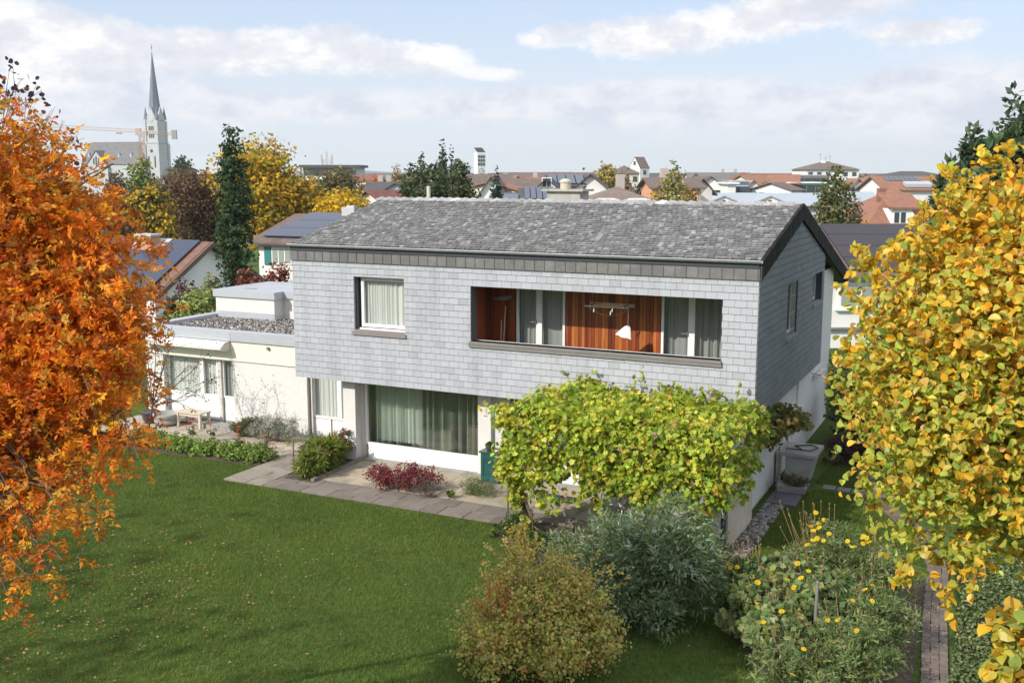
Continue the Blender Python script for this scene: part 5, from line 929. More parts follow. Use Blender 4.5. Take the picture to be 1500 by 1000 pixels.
T('grey_thicket', 'greyish leafless tree below the church gable', 170, 140, 248, 290, 60, 'round', BR+DG[:1], (2, 3, 2, 2, 2), leafpx=3)
T('dark_oak', 'dark green round tree on the skyline right of the church tower', 268, 330, 228, 262, 46, 'round', DG, (3, 3, 3, 1), 1.4, leafpx=3.4)
T('pale_willow', 'pale brown tree under the dark round tree', 262, 200, 243, 285, 56, 'round', BR+OL[:1], (3, 3, 1, 3, 2), leafpx=3)
T('distant_birch', 'thin orange-tipped tree on the skyline left of the cypress', 300, 300, 246, 268, 24, 'round', OR+BR[:1], (1, 1, 2, 3), leafpx=3)
T('olive_beech', 'olive brown tree in front of the office block', 497, 150, 240, 300, 96, 'round', OL+BR[:2], (3, 3, 2, 2, 2, 2), 1.3, leafpx=3.4)
T('red_maple', 'small orange-red tree behind the pale blue house', 552, 170, 251, 274, 32, 'round', [(.55, .14, .03), (.5, .2, .04)], (2, 1), leafpx=3)
T('red_maple', 'low orange tree left of the red one', 532, 175, 255, 274, 26, 'round', OR, (2, 1, 2), leafpx=3)
T('tan_poplar', 'tan autumn tree left of the conifer group', 582, 150, 240, 290, 36, 'round', [(.36, .26, .12), (.42, .28, .09), (.24, .19, .10)], (3, 2, 2), leafpx=3.2)
for px, d, yt, w, lab in ((602, 61, 244, 40, 'lowest conifer at the left end of the dense dark group'), (618, 62, 226, 52, 'leftmost conifer of the dense dark group behind the roof'), (648, 66, 210, 50, 'tallest conifer of the dense dark group, behind the flue pipe'), (672, 60, 237, 54, 'rightmost conifer of the dense dark group'), (634, 56, 244, 70, 'front conifer of the dense dark group with olive tips')):
    T('conifer', lab, px, d, yt, 310, w, 'column' if yt > 230 else 'cone', [(.09, .12, .06), (.13, .155, .07), (.05, .075, .04), (.18, .18, .08)], (4, 3, 3, 1.2), 2.2, leafpx=3.6)
T('spruce_top', 'thin spruce spire rising above the conifer group', 662, 72, 207, 300, 26, 'cone', DG, (3, 3, 3, 1), leafpx=3.2)
T('blue_spruce', 'small blue-green spruce right of the conifer group', 727, 58, 246, 312, 48, 'cone', [(.045, .085, .055), (.03, .055, .04), (.07, .11, .07)], (3, 3, 1), 1.5, leafpx=3.4)
T('garden_spruce', 'slim spruce beside the square chimney', 855, 48, 251, 312, 30, 'cone', [(.06, .10, .055), (.035, .06, .035), (.10, .14, .08)], (3, 3, 1.5), 1.5, leafpx=3.4)
T('amber_lime', 'round amber tree left of the white saddle-roof tower', 888, 170, 236, 278, 52, 'round', [(.46, .33, .08), (.36, .28, .07), (.22, .21, .06)], (3, 3, 2), 1.3, leafpx=3.2)
T('russet_tree', 'sparse russet tree in front of the brown pyramid roof', 916, 150, 248, 282, 36, 'round', [(.36, .22, .13), (.28, .18, .12)], (2, 2), .6, leafpx=3)
T('weeping_birch', 'pale yellow-green birch behind the ridge of the slate house', 985, 66, 240, 312, 50, 'column', [(.27, .26, .08), (.36, .31, .10), (.18, .19, .06), (.42, .34, .13)], (3, 3, 2, 1), 1.0, leafpx=3.6, bark=m_bark2)
T('small_birch', 'lower rust-tipped birch at the right of the pale birch', 1012, 64, 268, 312, 34, 'round', [(.36, .26, .08), (.28, .24, .07), (.4, .24, .1)], (2, 2, 1), leafpx=3.4, bark=m_bark2)
T('small_birch', 'lower yellow and orange birch at the left of the pale birch', 962, 70, 272, 312, 32, 'round', [(.42, .30, .05), (.3, .27, .07), (.5, .28, .04)], (2, 2, 1), leafpx=3.4)
T('silver_birch', 'tall loose green birch behind the gable peak', 1222, 52, 247, 358, 66, 'column', [(.12, .145, .05), (.18, .19, .07), (.075, .095, .035), (.24, .20, .10)], (4, 3, 3, 1), 1.25, leafpx=3.6, bark=m_bark2)
T('russet_birch', 'bare pinkish-brown tree at the right of the green birch', 1252, 58, 282, 350, 30, 'round', [(.30, .22, .16), (.24, .16, .10), (.36, .26, .2)], (3, 2, 1), .8, leafpx=3)
T('golden_lime', 'small golden tree among the red roofs', 1122, 170, 262, 286, 36, 'round', [(.5, .33, .06), (.3, .27, .06), (.38, .22, .06)], (3, 2, 1), 1.2, leafpx=3)
T('olive_thicket', 'olive brown thicket right of the white tower block', 1285, 200, 262, 288, 54, 'round', OL, (3, 2, 2, 2), leafpx=3)
T('orange_sapling', 'orange and yellow sapling behind the ridge of the solar roof', 1268, 62, 318, 345, 36, 'round', OR+YE[:1], (2, 1, 2, 2), .8, leafpx=3.2)
T('rust_sapling', 'thin rust-coloured treetop just above the slate roof ridge at right', 1120, 60, 288, 312, 60, 'round', [(.45, .26, .08), (.35, .22, .1)], (1, 1), .35, leafpx=3)
for k_, (lab, lst) in enumerate((('dark pine behind the top of the yellow tree', [(1492, 150, 16, 22), (1505, 185, 34, 34), (1485, 225, 42, 40), (1530, 240, 60, 70), (1490, 290, 60, 60), (1540, 340, 80, 80), (1470, 345, 50, 50), ]),
    ('second dark pine with a separate tip left of the taller pine', [(1426, 196, 9, 12), (1428, 222, 18, 20), (1440, 255, 30, 30), (1424, 290, 34, 34), (1450, 330, 46, 50), (1455, 205, 10, 12)]), ('smallest pine tip left of the other two pines', [(1392, 246, 6, 12), (1391, 272, 15, 18), (1396, 310, 26, 34), (1400, 350, 34, 34)]))):
    d = 21+k_; bl = px_blobs(lst, d, .8); q = bl[0]; t = thing('pine', lab, 'tree', (q[0], q[1], -.05)); P, o_, ci, SC = clumps(bl, 24000-5000*k_, .2, 220, .6, .75)
    Q = at(lst[-1][0]+20, 460, d); P2, o2, c2, _ = clumps([(Q[0], Q[1], Q[2]+z, 1.1, 1.1, .6) for z in (-1.6, -.6, .5)], 5000, .25, 60); leaves('foliage', P2, .22, 'diamond', pal([(.09, .14, .07), (.05, .08, .04)], (1, 1), 5000), m_leaf, t, nrm=o2)
    leaves('foliage', P, .20, 'diamond', pal([(.09, .14, .07), (.14, .20, .10), (.05, .08, .04)], (3, 3, 2), len(P), ci), m_leaf, t, nrm=o_, axis=o_, ub=.1); b = MB(); limbs(b, (q[0], q[1], -.05), (q[0], q[1], q[2]-.9), [w_[:3] for w_ in bl[1:]], .14, lo=.5); b.build('trunk', m_bark, t)
# shrubs behind the annex
S2 = lambda name, lab, px, d, yt, yb_, w, cols, wts, dens=1.3: T(name, lab, px, d, yt, yb_, w, 'round', cols, wts, dens, cat='shrub', leafpx=4.2)
S2('smoke_bush', 'russet red shrub in front of the house with green shutters', 402, 36, 376, 432, 60, [(.26, .08, .05), (.34, .14, .08), (.16, .06, .04), (.2, .13, .06)], (3, 2, 3, 1))
S2('smoke_bush', 'lower russet shrub at the left of the green-shuttered house', 355, 35, 392, 432, 60, [(.26, .09, .06), (.17, .07, .05), (.33, .16, .1)], (3, 3, 1))
S2('laurel_shrub', 'olive green shrub behind the annex roof housing', 303, 38, 398, 452, 56, [(.22, .25, .08), (.30, .30, .12), (.13, .17, .06)], (3, 2, 3))
S2('variegated_shrub', 'pale yellow-green shrub behind the annex roof edge', 276, 37, 420, 478, 84, [(.40, .44, .16), (.28, .34, .10), (.15, .22, .06)], (3, 3, 2))
S2('laurel_shrub', 'darkest green shrub beside the orange tree', 244, 38, 432, 485, 34, [(.04, .08, .03), (.07, .11, .04)], (2, 2))
S2('purple_hazel', 'small dark purple shrub below the solar roof', 262, 41, 404, 445, 46, [(.13, .07, .08), (.2, .11, .11), (.09, .05, .05)], (3, 2, 2), .7)
S2('pampas_plume', 'pale pampas plumes standing beside the annex roof housing', 314, 36, 428, 462, 12, [(.55, .42, .32), (.45, .33, .25)], (1, 1), 1.0)

# ================================================================ TOWN BUILDINGS
def rf(c, nm=None): return mat('tiles_%d_%d_%d' % tuple(int(v*1000) for v in c), c, .85, var=.28, scale=2.2, bump=.2, bscale=9, dirt=(tuple(q*.6 for q in c), .5))
WH, CRM, GRY, BLU, ORW, TEA = paint((.74, .73, .71)), paint((.62, .58, .50)), paint((.50, .50, .50)), paint((.45, .52, .60)), paint((.62, .32, .18)), paint((.30, .56, .46))
RB, RR, RO, RD, RM = rf((.15, .11, .095)), rf((.22, .085, .065)), rf((.27, .13, .085)), rf((.085, .08, .08)), mat('blue_grey_metal', (.36, .40, .45), .5, var=.06, scale=.6)
SOL = mat('solar_panel', (.025, .035, .07), .22, spec=.7)
def block(name, label, px, d, wpx, dep, ye, yr, yaw=0, wall=WH, roof=RB, style='gable', wf=(0, 0), wg=(0, 0), over=.45, chim=None, group=None, yb_=None, cat='house', rc=.12, fr=None, half=.0, wsz=(1.0, 1.2)):
    """a house: front width wpx pixels at distance d, eave row ye, ridge row yr; yaw 0 shows the eave side, 90 the gable"""
    c = hz(px, d); zg = terr(c[0], c[1])-.15; ze, zr_ = hz(px, d, ye)[2], hz(px, d, yr)[2]; zg = min(zg, ze-3); a = YAW+R(yaw); ex, ey = np.array([math.cos(a), math.sin(a), 0]), np.array([-math.sin(a), math.cos(a), 0]); Wd = wpx/FOC*d
    if abs(yaw) > 60: w, l = Wd, dep; hx, hy = l/2, w/2   # gable faces the camera
    else: hx, hy = Wd/2, dep/2
    O = np.array([c[0], c[1], 0])+ey*(hy if abs(yaw) <= 60 else 0)+(f0*hx if abs(yaw) > 60 else 0); t = thing(name, label, cat, (O[0], O[1], zg), group)
    P = lambda x, y, z: O+ex*x+ey*y+np.array([0, 0, z]); b = MB(); 
    if style == 'gable': b.prism([P(-hx, -hy, zg), P(-hx, hy, zg), P(-hx, hy, ze), P(-hx, 0, zr_-.1), P(-hx, -hy, ze)], ex*2*hx)
    else: b.prism([P(-hx, -hy, zg), P(-hx, hy, zg), P(-hx, hy, ze), P(-hx, -hy, ze)], ex*2*hx)
    b.build('wall', wall, t); b = MB(); k = over; tk = rc; sl_ = (zr_-ze)/hy
    if style == 'gable':
        for s_ in (-1, 1):
            q = [P(-hx-k, s_*(hy+k), ze-sl_*k), P(hx+k, s_*(hy+k), ze-sl_*k), P(hx+k, 0, zr_), P(-hx-k, 0, zr_)]; q = q if s_ < 0 else q[::-1]; b.prism(q, (0, 0, tk))
    elif style == 'hip':
        hr = max(hx-hy*.9, .05)*(1-half); A_, B_, C_, D_ = P(-hx-k, -hy-k, ze), P(hx+k, -hy-k, ze), P(hx+k, hy+k, ze), P(-hx-k, hy+k, ze); E_, F_ = P(-hr, 0, zr_), P(hr, 0, zr_); b.add([A_, B_, C_, D_, E_, F_], [(0, 1, 5, 4), (1, 2, 5), (2, 3, 4, 5), (3, 0, 4), (3, 2, 1, 0)])
    else: b.prism([P(-hx-k, -hy-k, ze), P(hx+k, -hy-k, ze), P(hx+k, hy+k, ze), P(-hx-k, hy+k, ze)], (0, 0, max(.2, zr_-ze)))
    rfo = b.build('roof', roof, t)
    ww, wh = wsz
    def win(cx_, cy_, z, along, out, fcol=None):
        b = MB(); b.obox(P(cx_, cy_, z)+out*.03, along, (0, 0, 1), out, ww/2, wh/2, .03); fr_ = b.build('window', fr or m_white if d < 130 else m_pane, t)
        if d < 130: b = MB(); [b.obox(P(cx_, cy_, z)+out*.065+along*s_*ww*.23, along, (0, 0, 1), out, ww*.19, wh*.42, .005) for s_ in (-1, 1)]; b.build('pane', m_pane, fr_)
    for i in range(wf[0]):
        for j in range(wf[1]): win(-hx+2*hx*(i+.5)/wf[0], -hy, ze-1.25-j*2.8, ex, -ey)
    sg = 1 if yaw < 0 else -1
    for i in range(wg[0]):
        for j in range(wg[1]): win(sg*hx, -hy+2*hy*(i+.5)/wg[0], ze-1.0-j*2.8 if wg[0] > 1 else (ze+(zr_-ze)*.45-j*2.8), ey, ex*sg)
    if chim:
        for cx_ in chim: b = MB(); b.obox(P(cx_*hx, hy*.25, zr_+.1), ex, ey, (0, 0, 1), .35, .35, .9); b.build('chimney', paint((.45, .40, .36)), rfo)
    return t, P, hx, hy, ze, zr_, ex, ey, rfo
# --- near neighbours
t, P, hx, hy, ze, zr_, ex, ey, rfo = block('shuttered_house', 'white neighbour house with green shutters and solar roof, left of the slate house', 455, 58, 190, 9, 356, 322, -22, WH, RB, 'gable', over=.5)
b = MB(); sl_ = (zr_-ze)/hy
def on_slope(P, hy, ze, zr_, x0, x1, t0, t1, mb, off=.2, th=.06):
    q = [P(x, -hy*(1-tt), ze+(zr_-ze)*tt+off) for x, tt in ((x0, t0), (x1, t0), (x1, t1), (x0, t1))]; mb.prism(q, (0, 0, th))
for i in range(3): on_slope(P, hy, ze, zr_, -hx+.2+i*.25, hx, .05+i*.31, .35+i*.31, b)
b.build('solar_panels', SOL, rfo)
zc = ze-.80
b = MB(); b.obox(P(-hx+1.55, -hy-.03, zc), ex, (0, 0, 1), ey, .66, .46, .04); w_ = b.build('window', m_white, t)
for i in range(3): b = MB(); b.obox(P(-hx+1.13+i*.42, -hy-.075, zc), ex, (0, 0, 1), ey, .17, .38, .01); b.build('pane', mat('curtained_pane', (.30, .34, .31), .3), w_)
for s_ in (-1, 1): b = MB(); b.obox(P(-hx+1.55+s_*.92, -hy-.04, zc), ex, (0, 0, 1), ey, .22, .50, .03); b.build('shutter', mat('green_shutter', (.03, .20, .17), .6, var=.1), t)
b = MB(); b.obox(P(0, -.4, zr_+.1), ex, ey, (0, 0, 1), .42, .3, .45); b.obox(P(.1, -.4, zr_+.6), ex, ey, (0, 0, 1), .25, .2, .05); b.build('chimney', GRY, rfo)
t, P, hx, hy, ze, zr_, ex, ey, rfo = block('brown_verge_house', 'white-gabled neighbour house with dark solar roof and brick chimney beside the orange tree', 114, 52, 266, 7.6, 424, 361, -25, paint((.86, .86, .88)), rf((.20, .11, .08)), 'gable', over=.3, rc=.12)
b = MB(); on_slope(P, hy, ze, zr_, -hx-.2, hx-.3, -.03, .97, b, .16, .1); b.build('solar_panels', SOL, rfo)
b = MB(); b.obox(P(1.3, -.7, zr_-.05), ex, ey, (0, 0, 1), .5, .35, .42); ck = b.build('chimney', mat('brick', (.50, .27, .14), .9, var=.3, scale=5), rfo)
b = MB(); b.obox(P(1.3, -.7, zr_+.42), ex, ey, (0, 0, 1), .56, .4, .05); b.build('chimney_cap', m_black, ck)
b = MB(); on_slope(P, hy, ze, zr_, .2, 2.4, .74, .97, b, .27, .02); b.build('chimney_flashing', m_alu, rfo)
b = MB(); [b.prism([P(hx+.38, s_*(hy+.5), ze-(zr_-ze)/hy*.5-.12), P(hx+.38, 0, zr_-.12), P(hx+.38, 0, zr_+.14), P(hx+.38, s_*(hy+.5), ze-(zr_-ze)/hy*.5+.14)], ex*.12) for s_ in (-1, 1)]; b.build('verge_board', mat('brown_board', (.16, .10, .08), .8), rfo)
t, P, hx, hy, ze, zr_, ex, ey, rfo = block('solar_roof_house', 'white neighbour house with full-width dark solar roof behind the yellow tree', 1335, 43, 250, 10, 404, 342, 0, WH, RB, 'gable', over=.35)
b = MB()
for i in range(4): on_slope(P, hy, ze, zr_, -hx+1.3, hx, .02+i*.24, .25+i*.24, b, .18)
b.build('solar_panels', mat('black_solar', (.035, .03, .038), .5), rfo)
zc = ze-.78; b = MB(); b.obox(P(-hx+1.9, -hy-.03, zc), ex, (0, 0, 1), ey, 1.15, .52, .05); b.obox(P(-hx+1.9, -hy-.08, zc-.58), ex, (0, 0, 1), ey, 1.25, .05, .08); w_ = b.build('window', m_white, t)
for x0, hw in ((-hx+1.2, .32), (-hx+2.32, .60)): b = MB(); b.obox(P(x0, -hy-.09, zc), ex, (0, 0, 1), ey, hw, .42, .012); b.build('pane', mat('curtained_pane', 0), w_)
b = MB(); b.obox(P(0, -hy-.10, ze-2.15), ex, ey, (0, 0, 1), hx+.02, .10, .035); b.build('ledge', m_greywood, t)
b = MB(); b.obox(P(0, -hy-.06, ze-3.35), ex, ey, (0, 0, 1), hx+.02, .06, .08); b.build('plinth', m_greywood, t)
# --- church
def wtower(px, d, wpx, y0, y1): pass
ch = hz(231, 560); cg = thing('church', 'pale stone church with slender slate spire on the skyline at the left', 'church', (ch[0], ch[1], -4)); m_lime = mat('limestone', (.47, .48, .50), .9, var=.12, scale=.3); m_spire = mat('spire_slate', (.13, .16, .20), .6, var=.15, scale=.4)
CH = lambda px, py, dd=0: hz(px, 560+dd, py)
a = YAW+R(-18); ex, ey = np.array([math.cos(a), math.sin(a), 0]), np.array([-math.sin(a), math.cos(a), 0]); O = np.array([ch[0], ch[1], 0]); Zp = lambda y: hz(231, 560, y)[2]; z_ = np.array([0, 0, 1.])
b = MB(); b.obox(O+z_*(Zp(210)+Zp(262))/2, ex, ey, z_, 4.3, 4.3, (Zp(210)-Zp(262))/2); b.obox(O+z_*(Zp(178)+Zp(210))/2, ex, ey, z_, 3.7, 3.7, (Zp(178)-Zp(210))/2)
for sx in (-1, 1):
    for sy in (-1, 1): b.obox(O+ex*sx*4.1+ey*sy*4.1+z_*(Zp(212)+Zp(262))/2, ex, ey, z_, .8, .8, (Zp(212)-Zp(262))/2); b.obox(O+ex*sx*3.6+ey*sy*3.6+z_*(Zp(180)+Zp(212))/2, ex, ey, z_, .6, .6, (Zp(176)-Zp(212))/2)
b.obox(O+z_*Zp(210), ex, ey, z_, 4.6, 4.6, .25); b.build('tower', m_lime, cg)
b = MB()
for s1, s2 in ((ex, ey), (-ex, ey), (ey, ex), (-ey, ex)): b.prism([O+s1*3.75-s2*3.4+z_*Zp(178), O+s1*3.75+s2*3.4+z_*Zp(178), O+s1*3.75+z_*Zp(157)], -s1*1.5)
b.build('tower_gables', m_lime, cg)
b = MB(); n = 8; V = [O+(ex*math.cos((i+.5)*math.pi/4)+ey*math.sin((i+.5)*math.pi/4))*4.1+z_*Zp(178) for i in range(n)]+[O+(ex*math.cos((i+.5)*math.pi/4)+ey*math.sin((i+.5)*math.pi/4))*2.7+z_*Zp(152) for i in range(n)]+[O+z_*Zp(74)]
b.add(V, [(i, (i+1) % n, n+(i+1) % n, n+i) for i in range(n)]+[(n+i, n+(i+1) % n, 2*n) for i in range(n)])
for sx in (-1, 1):
    for sy in (-1, 1): q = O+ex*sx*3.3+ey*sy*3.3; b.add([q+ex*.8+ey*.8+z_*Zp(176), q-ex*.8+ey*.8+z_*Zp(176), q-ex*.8-ey*.8+z_*Zp(176), q+ex*.8-ey*.8+z_*Zp(176), q+z_*Zp(157)], [(0, 1, 4), (1, 2, 4), (2, 3, 4), (3, 0, 4)])
sp = b.build('spire', m_spire, cg); b = MB(); b.tube([O+z_*Zp(74), O+z_*Zp(66)], .12, 6); b.lathe(O+z_*Zp(72), [(.1, 0), (.45, .4), (.1, .8)], 8); b.build('finial', m_spire, sp)
for k_ in (-1, 0, 1):
    for (ya, yb_) in ((186, 192), (197, 203)): b = MB(); b.obox(O-ey*3.76+ex*k_*1.15+z_*(Zp(ya)+Zp(yb_))/2, ex, z_, ey, .38, (Zp(ya)-Zp(yb_))/2, .06); b.build('belfry_window', m_pane, cg)
for k_ in (-1.9, 1.9): b = MB(); b.obox(O-ey*4.36+ex*k_+z_*Zp(238), ex, z_, ey, .4, 2.9, .06); b.build('lancet_window', m_pane, cg)
b = MB(); b.tube([O-ey*4.30+z_*Zp(222), O-ey*4.42+z_*Zp(222)], .85, 14); b.build('rose_window', m_pane, cg)
b = MB(); b.tube([O-ey*3.7+z_*Zp(175.5), O-ey*3.85+z_*Zp(175.5)], 1.6, 20); ck = b.build('clock', m_lime, cg); b = MB(); b.tube([O-ey*3.86+z_*Zp(175.5), O-ey*3.9+z_*Zp(175.5)], 1.25, 20); b.build('clock_face', GRY, ck)
# nave to the left of the tower, transept gable facing us
NA = O-ex*4.3; Ln = 36.5; b = MB(); zr_, ze, zg = Zp(209), Zp(241), -5; hw = 9.0
b.prism([NA-ey*hw+z_*zg, NA+ey*hw+z_*zg, NA+ey*hw+z_*ze, NA-ey*hw+z_*ze], -ex*Ln); TC = O-ex*30-ey*hw
b.prism([TC-ex*7-ey*1.6+z_*zg, TC+ex*7-ey*1.6+z_*zg, TC+ex*7-ey*1.6+z_*Zp(245), TC-ey*1.6+z_*Zp(223), TC-ex*7-ey*1.6+z_*Zp(245)], ey*6); b.build('nave', m_lime, cg)
b = MB()
for s_ in (-1, 1): q = [NA+ey*s_*(hw+.5)+z_*(ze-.3), NA+z_*zr_, NA-ex*Ln+z_*zr_, NA-ex*Ln+ey*s_*(hw+.5)+z_*(ze-.3)]; b.prism(q if s_ > 0 else q[::-1], (0, 0, .3))
for s_ in (-1, 1): q = [TC+ex*s_*7.6-ey*2+z_*Zp(247), TC-ey*2+z_*Zp(222), TC+ey*7+z_*Zp(222), TC+ex*s_*7.6+ey*7+z_*Zp(247)]; b.prism(q if s_ > 0 else q[::-1], (0, 0, .35))
b.build('nave_roof', mat('nave_slate', (.15, .145, .15), .8, var=.25, scale=.5), cg)
for k_, h in ((-1.5, 1.6), (0, 2.6), (1.5, 1.6)): b = MB(); b.obox(TC-ey*1.68+ex*k_+z_*Zp(237), ex, z_, ey, .42, h, .06); b.build('gable_window', m_pane, cg)
for k_ in (-19, -11.5, -38): q = O+ex*k_-ey*6.5+z_*Zp(233); b = MB(); b.prism([q-ex*.9, q+ex*.9, q+z_*3.2], ey*2.5); b.build('dormer', m_lime, cg)
# --- tower crane
m_crane = mat('crane_paint', (.50, .26, .13), .6); m_crw = mat('crane_pale', (.50, .38, .33), .6); cr = hz(207, 500); cg2 = thing('tower_crane', 'orange and white tower crane in front of the church', 'crane', (cr[0], cr[1], -6)); K = lambda px, py: hz(px, 500, py)
def lattice(mb, p, q, w, bays, tri=False, rr_=.10):
    p, q = np.array(p), np.array(q); ax__ = unit(q-p); s1 = unit(np.cross(ax__, (0, 0, 1.) if abs(ax__[2]) < .8 else f0)); s2 = np.cross(s1, ax__)
    cs = [s1*w/2+s2*w/2, s1*w/2-s2*w/2, -s1*w/2-s2*w/2, -s1*w/2+s2*w/2] if not tri else [s1*w/2, -s1*w/2, s2*w*(1 if s2[2] > 0 else -1)]
    for c in cs: mb.tube([p+c, q+c], rr_, 4)
    for i in range(bays):
        for j in range(len(cs)): a_, b2 = p+(q-p)*i/bays, p+(q-p)*(i+1)/bays; c1, c2 = cs[j], cs[(j+1) % len(cs)]; mb.tube([a_+c1, b2+c2], rr_*.6, 3, cap=False)
b = MB(); lattice(b, (cr[0], cr[1], -6), K(207, 199), 1.9, 18, rr_=.14); b.build('mast', m_crane, cg2)
b = MB(); lattice(b, K(204, 195), K(62, 187), 1.3, 44, True, .10); b.build('jib', m_crw, cg2)
b = MB(); lattice(b, K(208, 195), K(256, 197), 1.2, 12, False, .10); b.build('counter_jib', m_crane, cg2)
b = MB(); q = K(207, 196); b.obox(q, r0, f0, z_, 2.6, 1.0, .9); b.obox(q+z_*1.4-r0*1.5, r0, f0, z_, 1.2, .8, .8); b.build('cab', m_crw, cg2)
b = MB(); b.obox(K(255, 198), r0, f0, z_, 1.1, .7, 2.1); b.build('counterweight', m_conc, cg2)
b = MB(); q = K(174, 195); b.obox(q-z_*.3, r0, f0, z_, 1.2, .5, .35); b.build('trolley', m_crane, cg2)
b = MB(); [b.tube([K(107, 190), K(107, 212)], .05, 4), b.obox(K(107, 191), r0, f0, z_, .5, .4, .5)]; b.build('hook_rope', m_metal, cg2)
# --- the rest of the town
B = block
B('church_hall', 'low dark-roofed hall at the right foot of the church tower', 254, 420, 34, 12, 262, 246, 0, WH, RD, 'gable')
t, P, hx, hy, ze, zr_, ex, ey, rfo = B('office_block', 'flat-roofed office block with dark window band and rooftop antenna', 483, 330, 78, 18, 246, 242, 0, GRY, RD, 'flat', cat='building', over=1.0)
b = MB(); b.obox(P(0, -hy-.2, ze-1.3), ex, ey, z_, hx-.3, .15, 1.0); b.build('window_band', m_pane, t)
b = MB(); b.obox(P(0, -hy-.4, ze-3.3), ex, ey, z_, hx, .3, .6); b.build('balcony_band', m_white, t)
an = thing('antenna_mast', 'cluster of rooftop antennas on the flat office block', 'antenna', tuple(P(-2.4, 0, zr_+.2)))
for k_, h in ((-.1, 4.6), (-1.7, 3.6), (1.6, 3.6)): b = MB(); b.tube([P(-2.4+k_, 0, zr_), P(-2.4+k_, 0, zr_+h)], .12, 6); b.obox(P(-2.4+k_, 0, zr_+h-1.3), ex, ey, z_, .28, .28, .9); b.build('antenna', GRY, an)
b = MB(); lattice(b, P(-2.4, 0, zr_), P(-2.4, 0, zr_+2.0), 2.6, 3, rr_=.08); b.build('frame', GRY, an)
B('blue_house', 'small pale blue gabled house below the orange-red tree', 588, 140, 24, 9, 276, 269, 80, BLU, RD, wg=(0, 0))
B('slate_roof_house', 'dark roofed house joined to the left of the pale blue gable', 553, 142, 36, 9, 281, 268, 0, WH, RD, 'gable', chim=(-.2, .5))
B('white_gable_house', 'white gable with reddish roof just above the left end of the ridge', 572, 95, 34, 9, 292, 281, 62, WH, RR)
B('long_roof_house', 'long brown roof left of the blue-green spruce', 712, 150, 70, 12, 285, 256, 0, CRM, RB)
B('white_gable_house', 'white gable partly hidden by the blue-green spruce', 724, 120, 36, 9, 286, 260, 85, WH, RB)
t, P, hx, hy, ze, zr_, ex, ey, rfo = B('clock_tower', 'modern white clock tower with dark louvres on the skyline', 705, 430, 12.5, 3.6, 226, 224, 24, paint((.78, .78, .77)), m_white, 'flat', over=.0, cat='tower')
b = MB(); b.prism([P(-hx, -hy, zr_+.2), P(hx, -hy, zr_+.2), P(hx, hy, zr_+2.0), P(-hx, hy, zr_+2.0), P(-hx, hy, zr_+.2)][:4], (0, 0, .15)); b.build('roof_plane', m_dark, t)
for i in range(3):
    for j in range(3): b = MB(); b.obox(P(-hx*.62+i*hx*.62, -hy-.04, ze-1.0-j*1.5), ex, ey, z_, hx*.24, .05, .55); b.build('louvre', m_pane, t)
q = P(0, -hy, ze-6.7); b = MB(); b.tube([q, q-ey*.1], 1.15, 18); ck = b.build('clock', m_pane, t); b = MB(); b.tube([q-ey*.1, q-ey*.14], .95, 18); b.build('clock_face', m_white, ck); b = MB(); b.obox(q-ey*.2+ex*.2+z_*.2, unit(ex+z_), ey, unit(z_-ex), .5, .03, .08); b.obox(q-ey*.2-ex*.25, ex, ey, z_, .25, .03, .08); b.build('clock_hands', m_pane, ck)
B('long_roof_house', 'longest dark brown roof right of the clock tower', 800, 260, 140, 14, 268, 253, 0, CRM, RB)
B('long_roof_house', 'brown roof with pale chimney behind the spruce', 765, 160, 70, 10, 282, 263, 0, CRM, RB, chim=(-.7,))
B('tan_gable_house', 'tan gable with orange roof left of the solar panels', 767, 125, 30, 8, 279, 268, 60, CRM, RO)
B('orange_roof_house', 'orange roofed house left of the white solar house', 795, 165, 40, 9, 276, 261, 0, WH, RO, chim=(-.5,))
B('carport', 'low dark flat roof between the gable and the solar panels', 752, 95, 52, 6, 287, 284, 0, CRM, RD, 'flat', cat='building')
t, P, hx, hy, ze, zr_, ex, ey, rfo = B('solar_shed', 'low building with tilted blue solar roof just left of the square chimney', 795, 72, 52, 7, 296, 279, 0, GRY, RD)
b = MB(); [on_slope(P, hy, ze, zr_, -hx+i*.42, -hx+i*.42+.36, .02, .96, b, .18) for i in range(int(hx*2/.42))]; b.build('solar_panels', SOL, rfo)
t, P, hx, hy, ze, zr_, ex, ey, rfo = B('solar_shed', 'smaller blue solar roof beside the blue-green spruce', 742, 70, 34, 6, 300, 290, 0, GRY, RD); b = MB(); on_slope(P, hy, ze, zr_, -hx, hx, .02, .96, b, .18); b.build('solar_panels', SOL, rfo)
t, P, hx, hy, ze, zr_, ex, ey, rfo = B('white_solar_house', 'white house with blue solar roof behind the slim spruce', 838, 118, 66, 10, 272, 258, 0, WH, RD); b = MB(); [on_slope(P, hy, ze, zr_, -hx+i*1.02, -hx+i*1.02+.9, .02, .95, b, .2) for i in range(int(hx*2/1.02))]; b.build('solar_panels', SOL, rfo)
B('white_gable_house', 'large white gable with round window right of the slim spruce', 872, 112, 52, 10, 279, 256, 84, WH, RD, wg=(4, 1))
B('white_gable_house', 'small white gable left of the slim spruce', 806, 108, 26, 7, 274, 262, 84, WH, RD, wg=(1, 1))
B('brown_pyramid_house', 'brown pyramid-roofed building left of the white saddle-roof tower', 918, 240, 36, 12, 254, 242, 0, CRM, RB, 'hip', wf=(3, 1))
t, P, hx, hy, ze, zr_, ex, ey, rfo = B('saddle_tower', 'white church tower with steep brown saddle roof', 944, 300, 17, 5, 246, 230, 32, paint((.80, .80, .79)), RB, 'gable', over=.1, cat='tower', wf=(1, 1), wg=(1, 1), rc=.1)
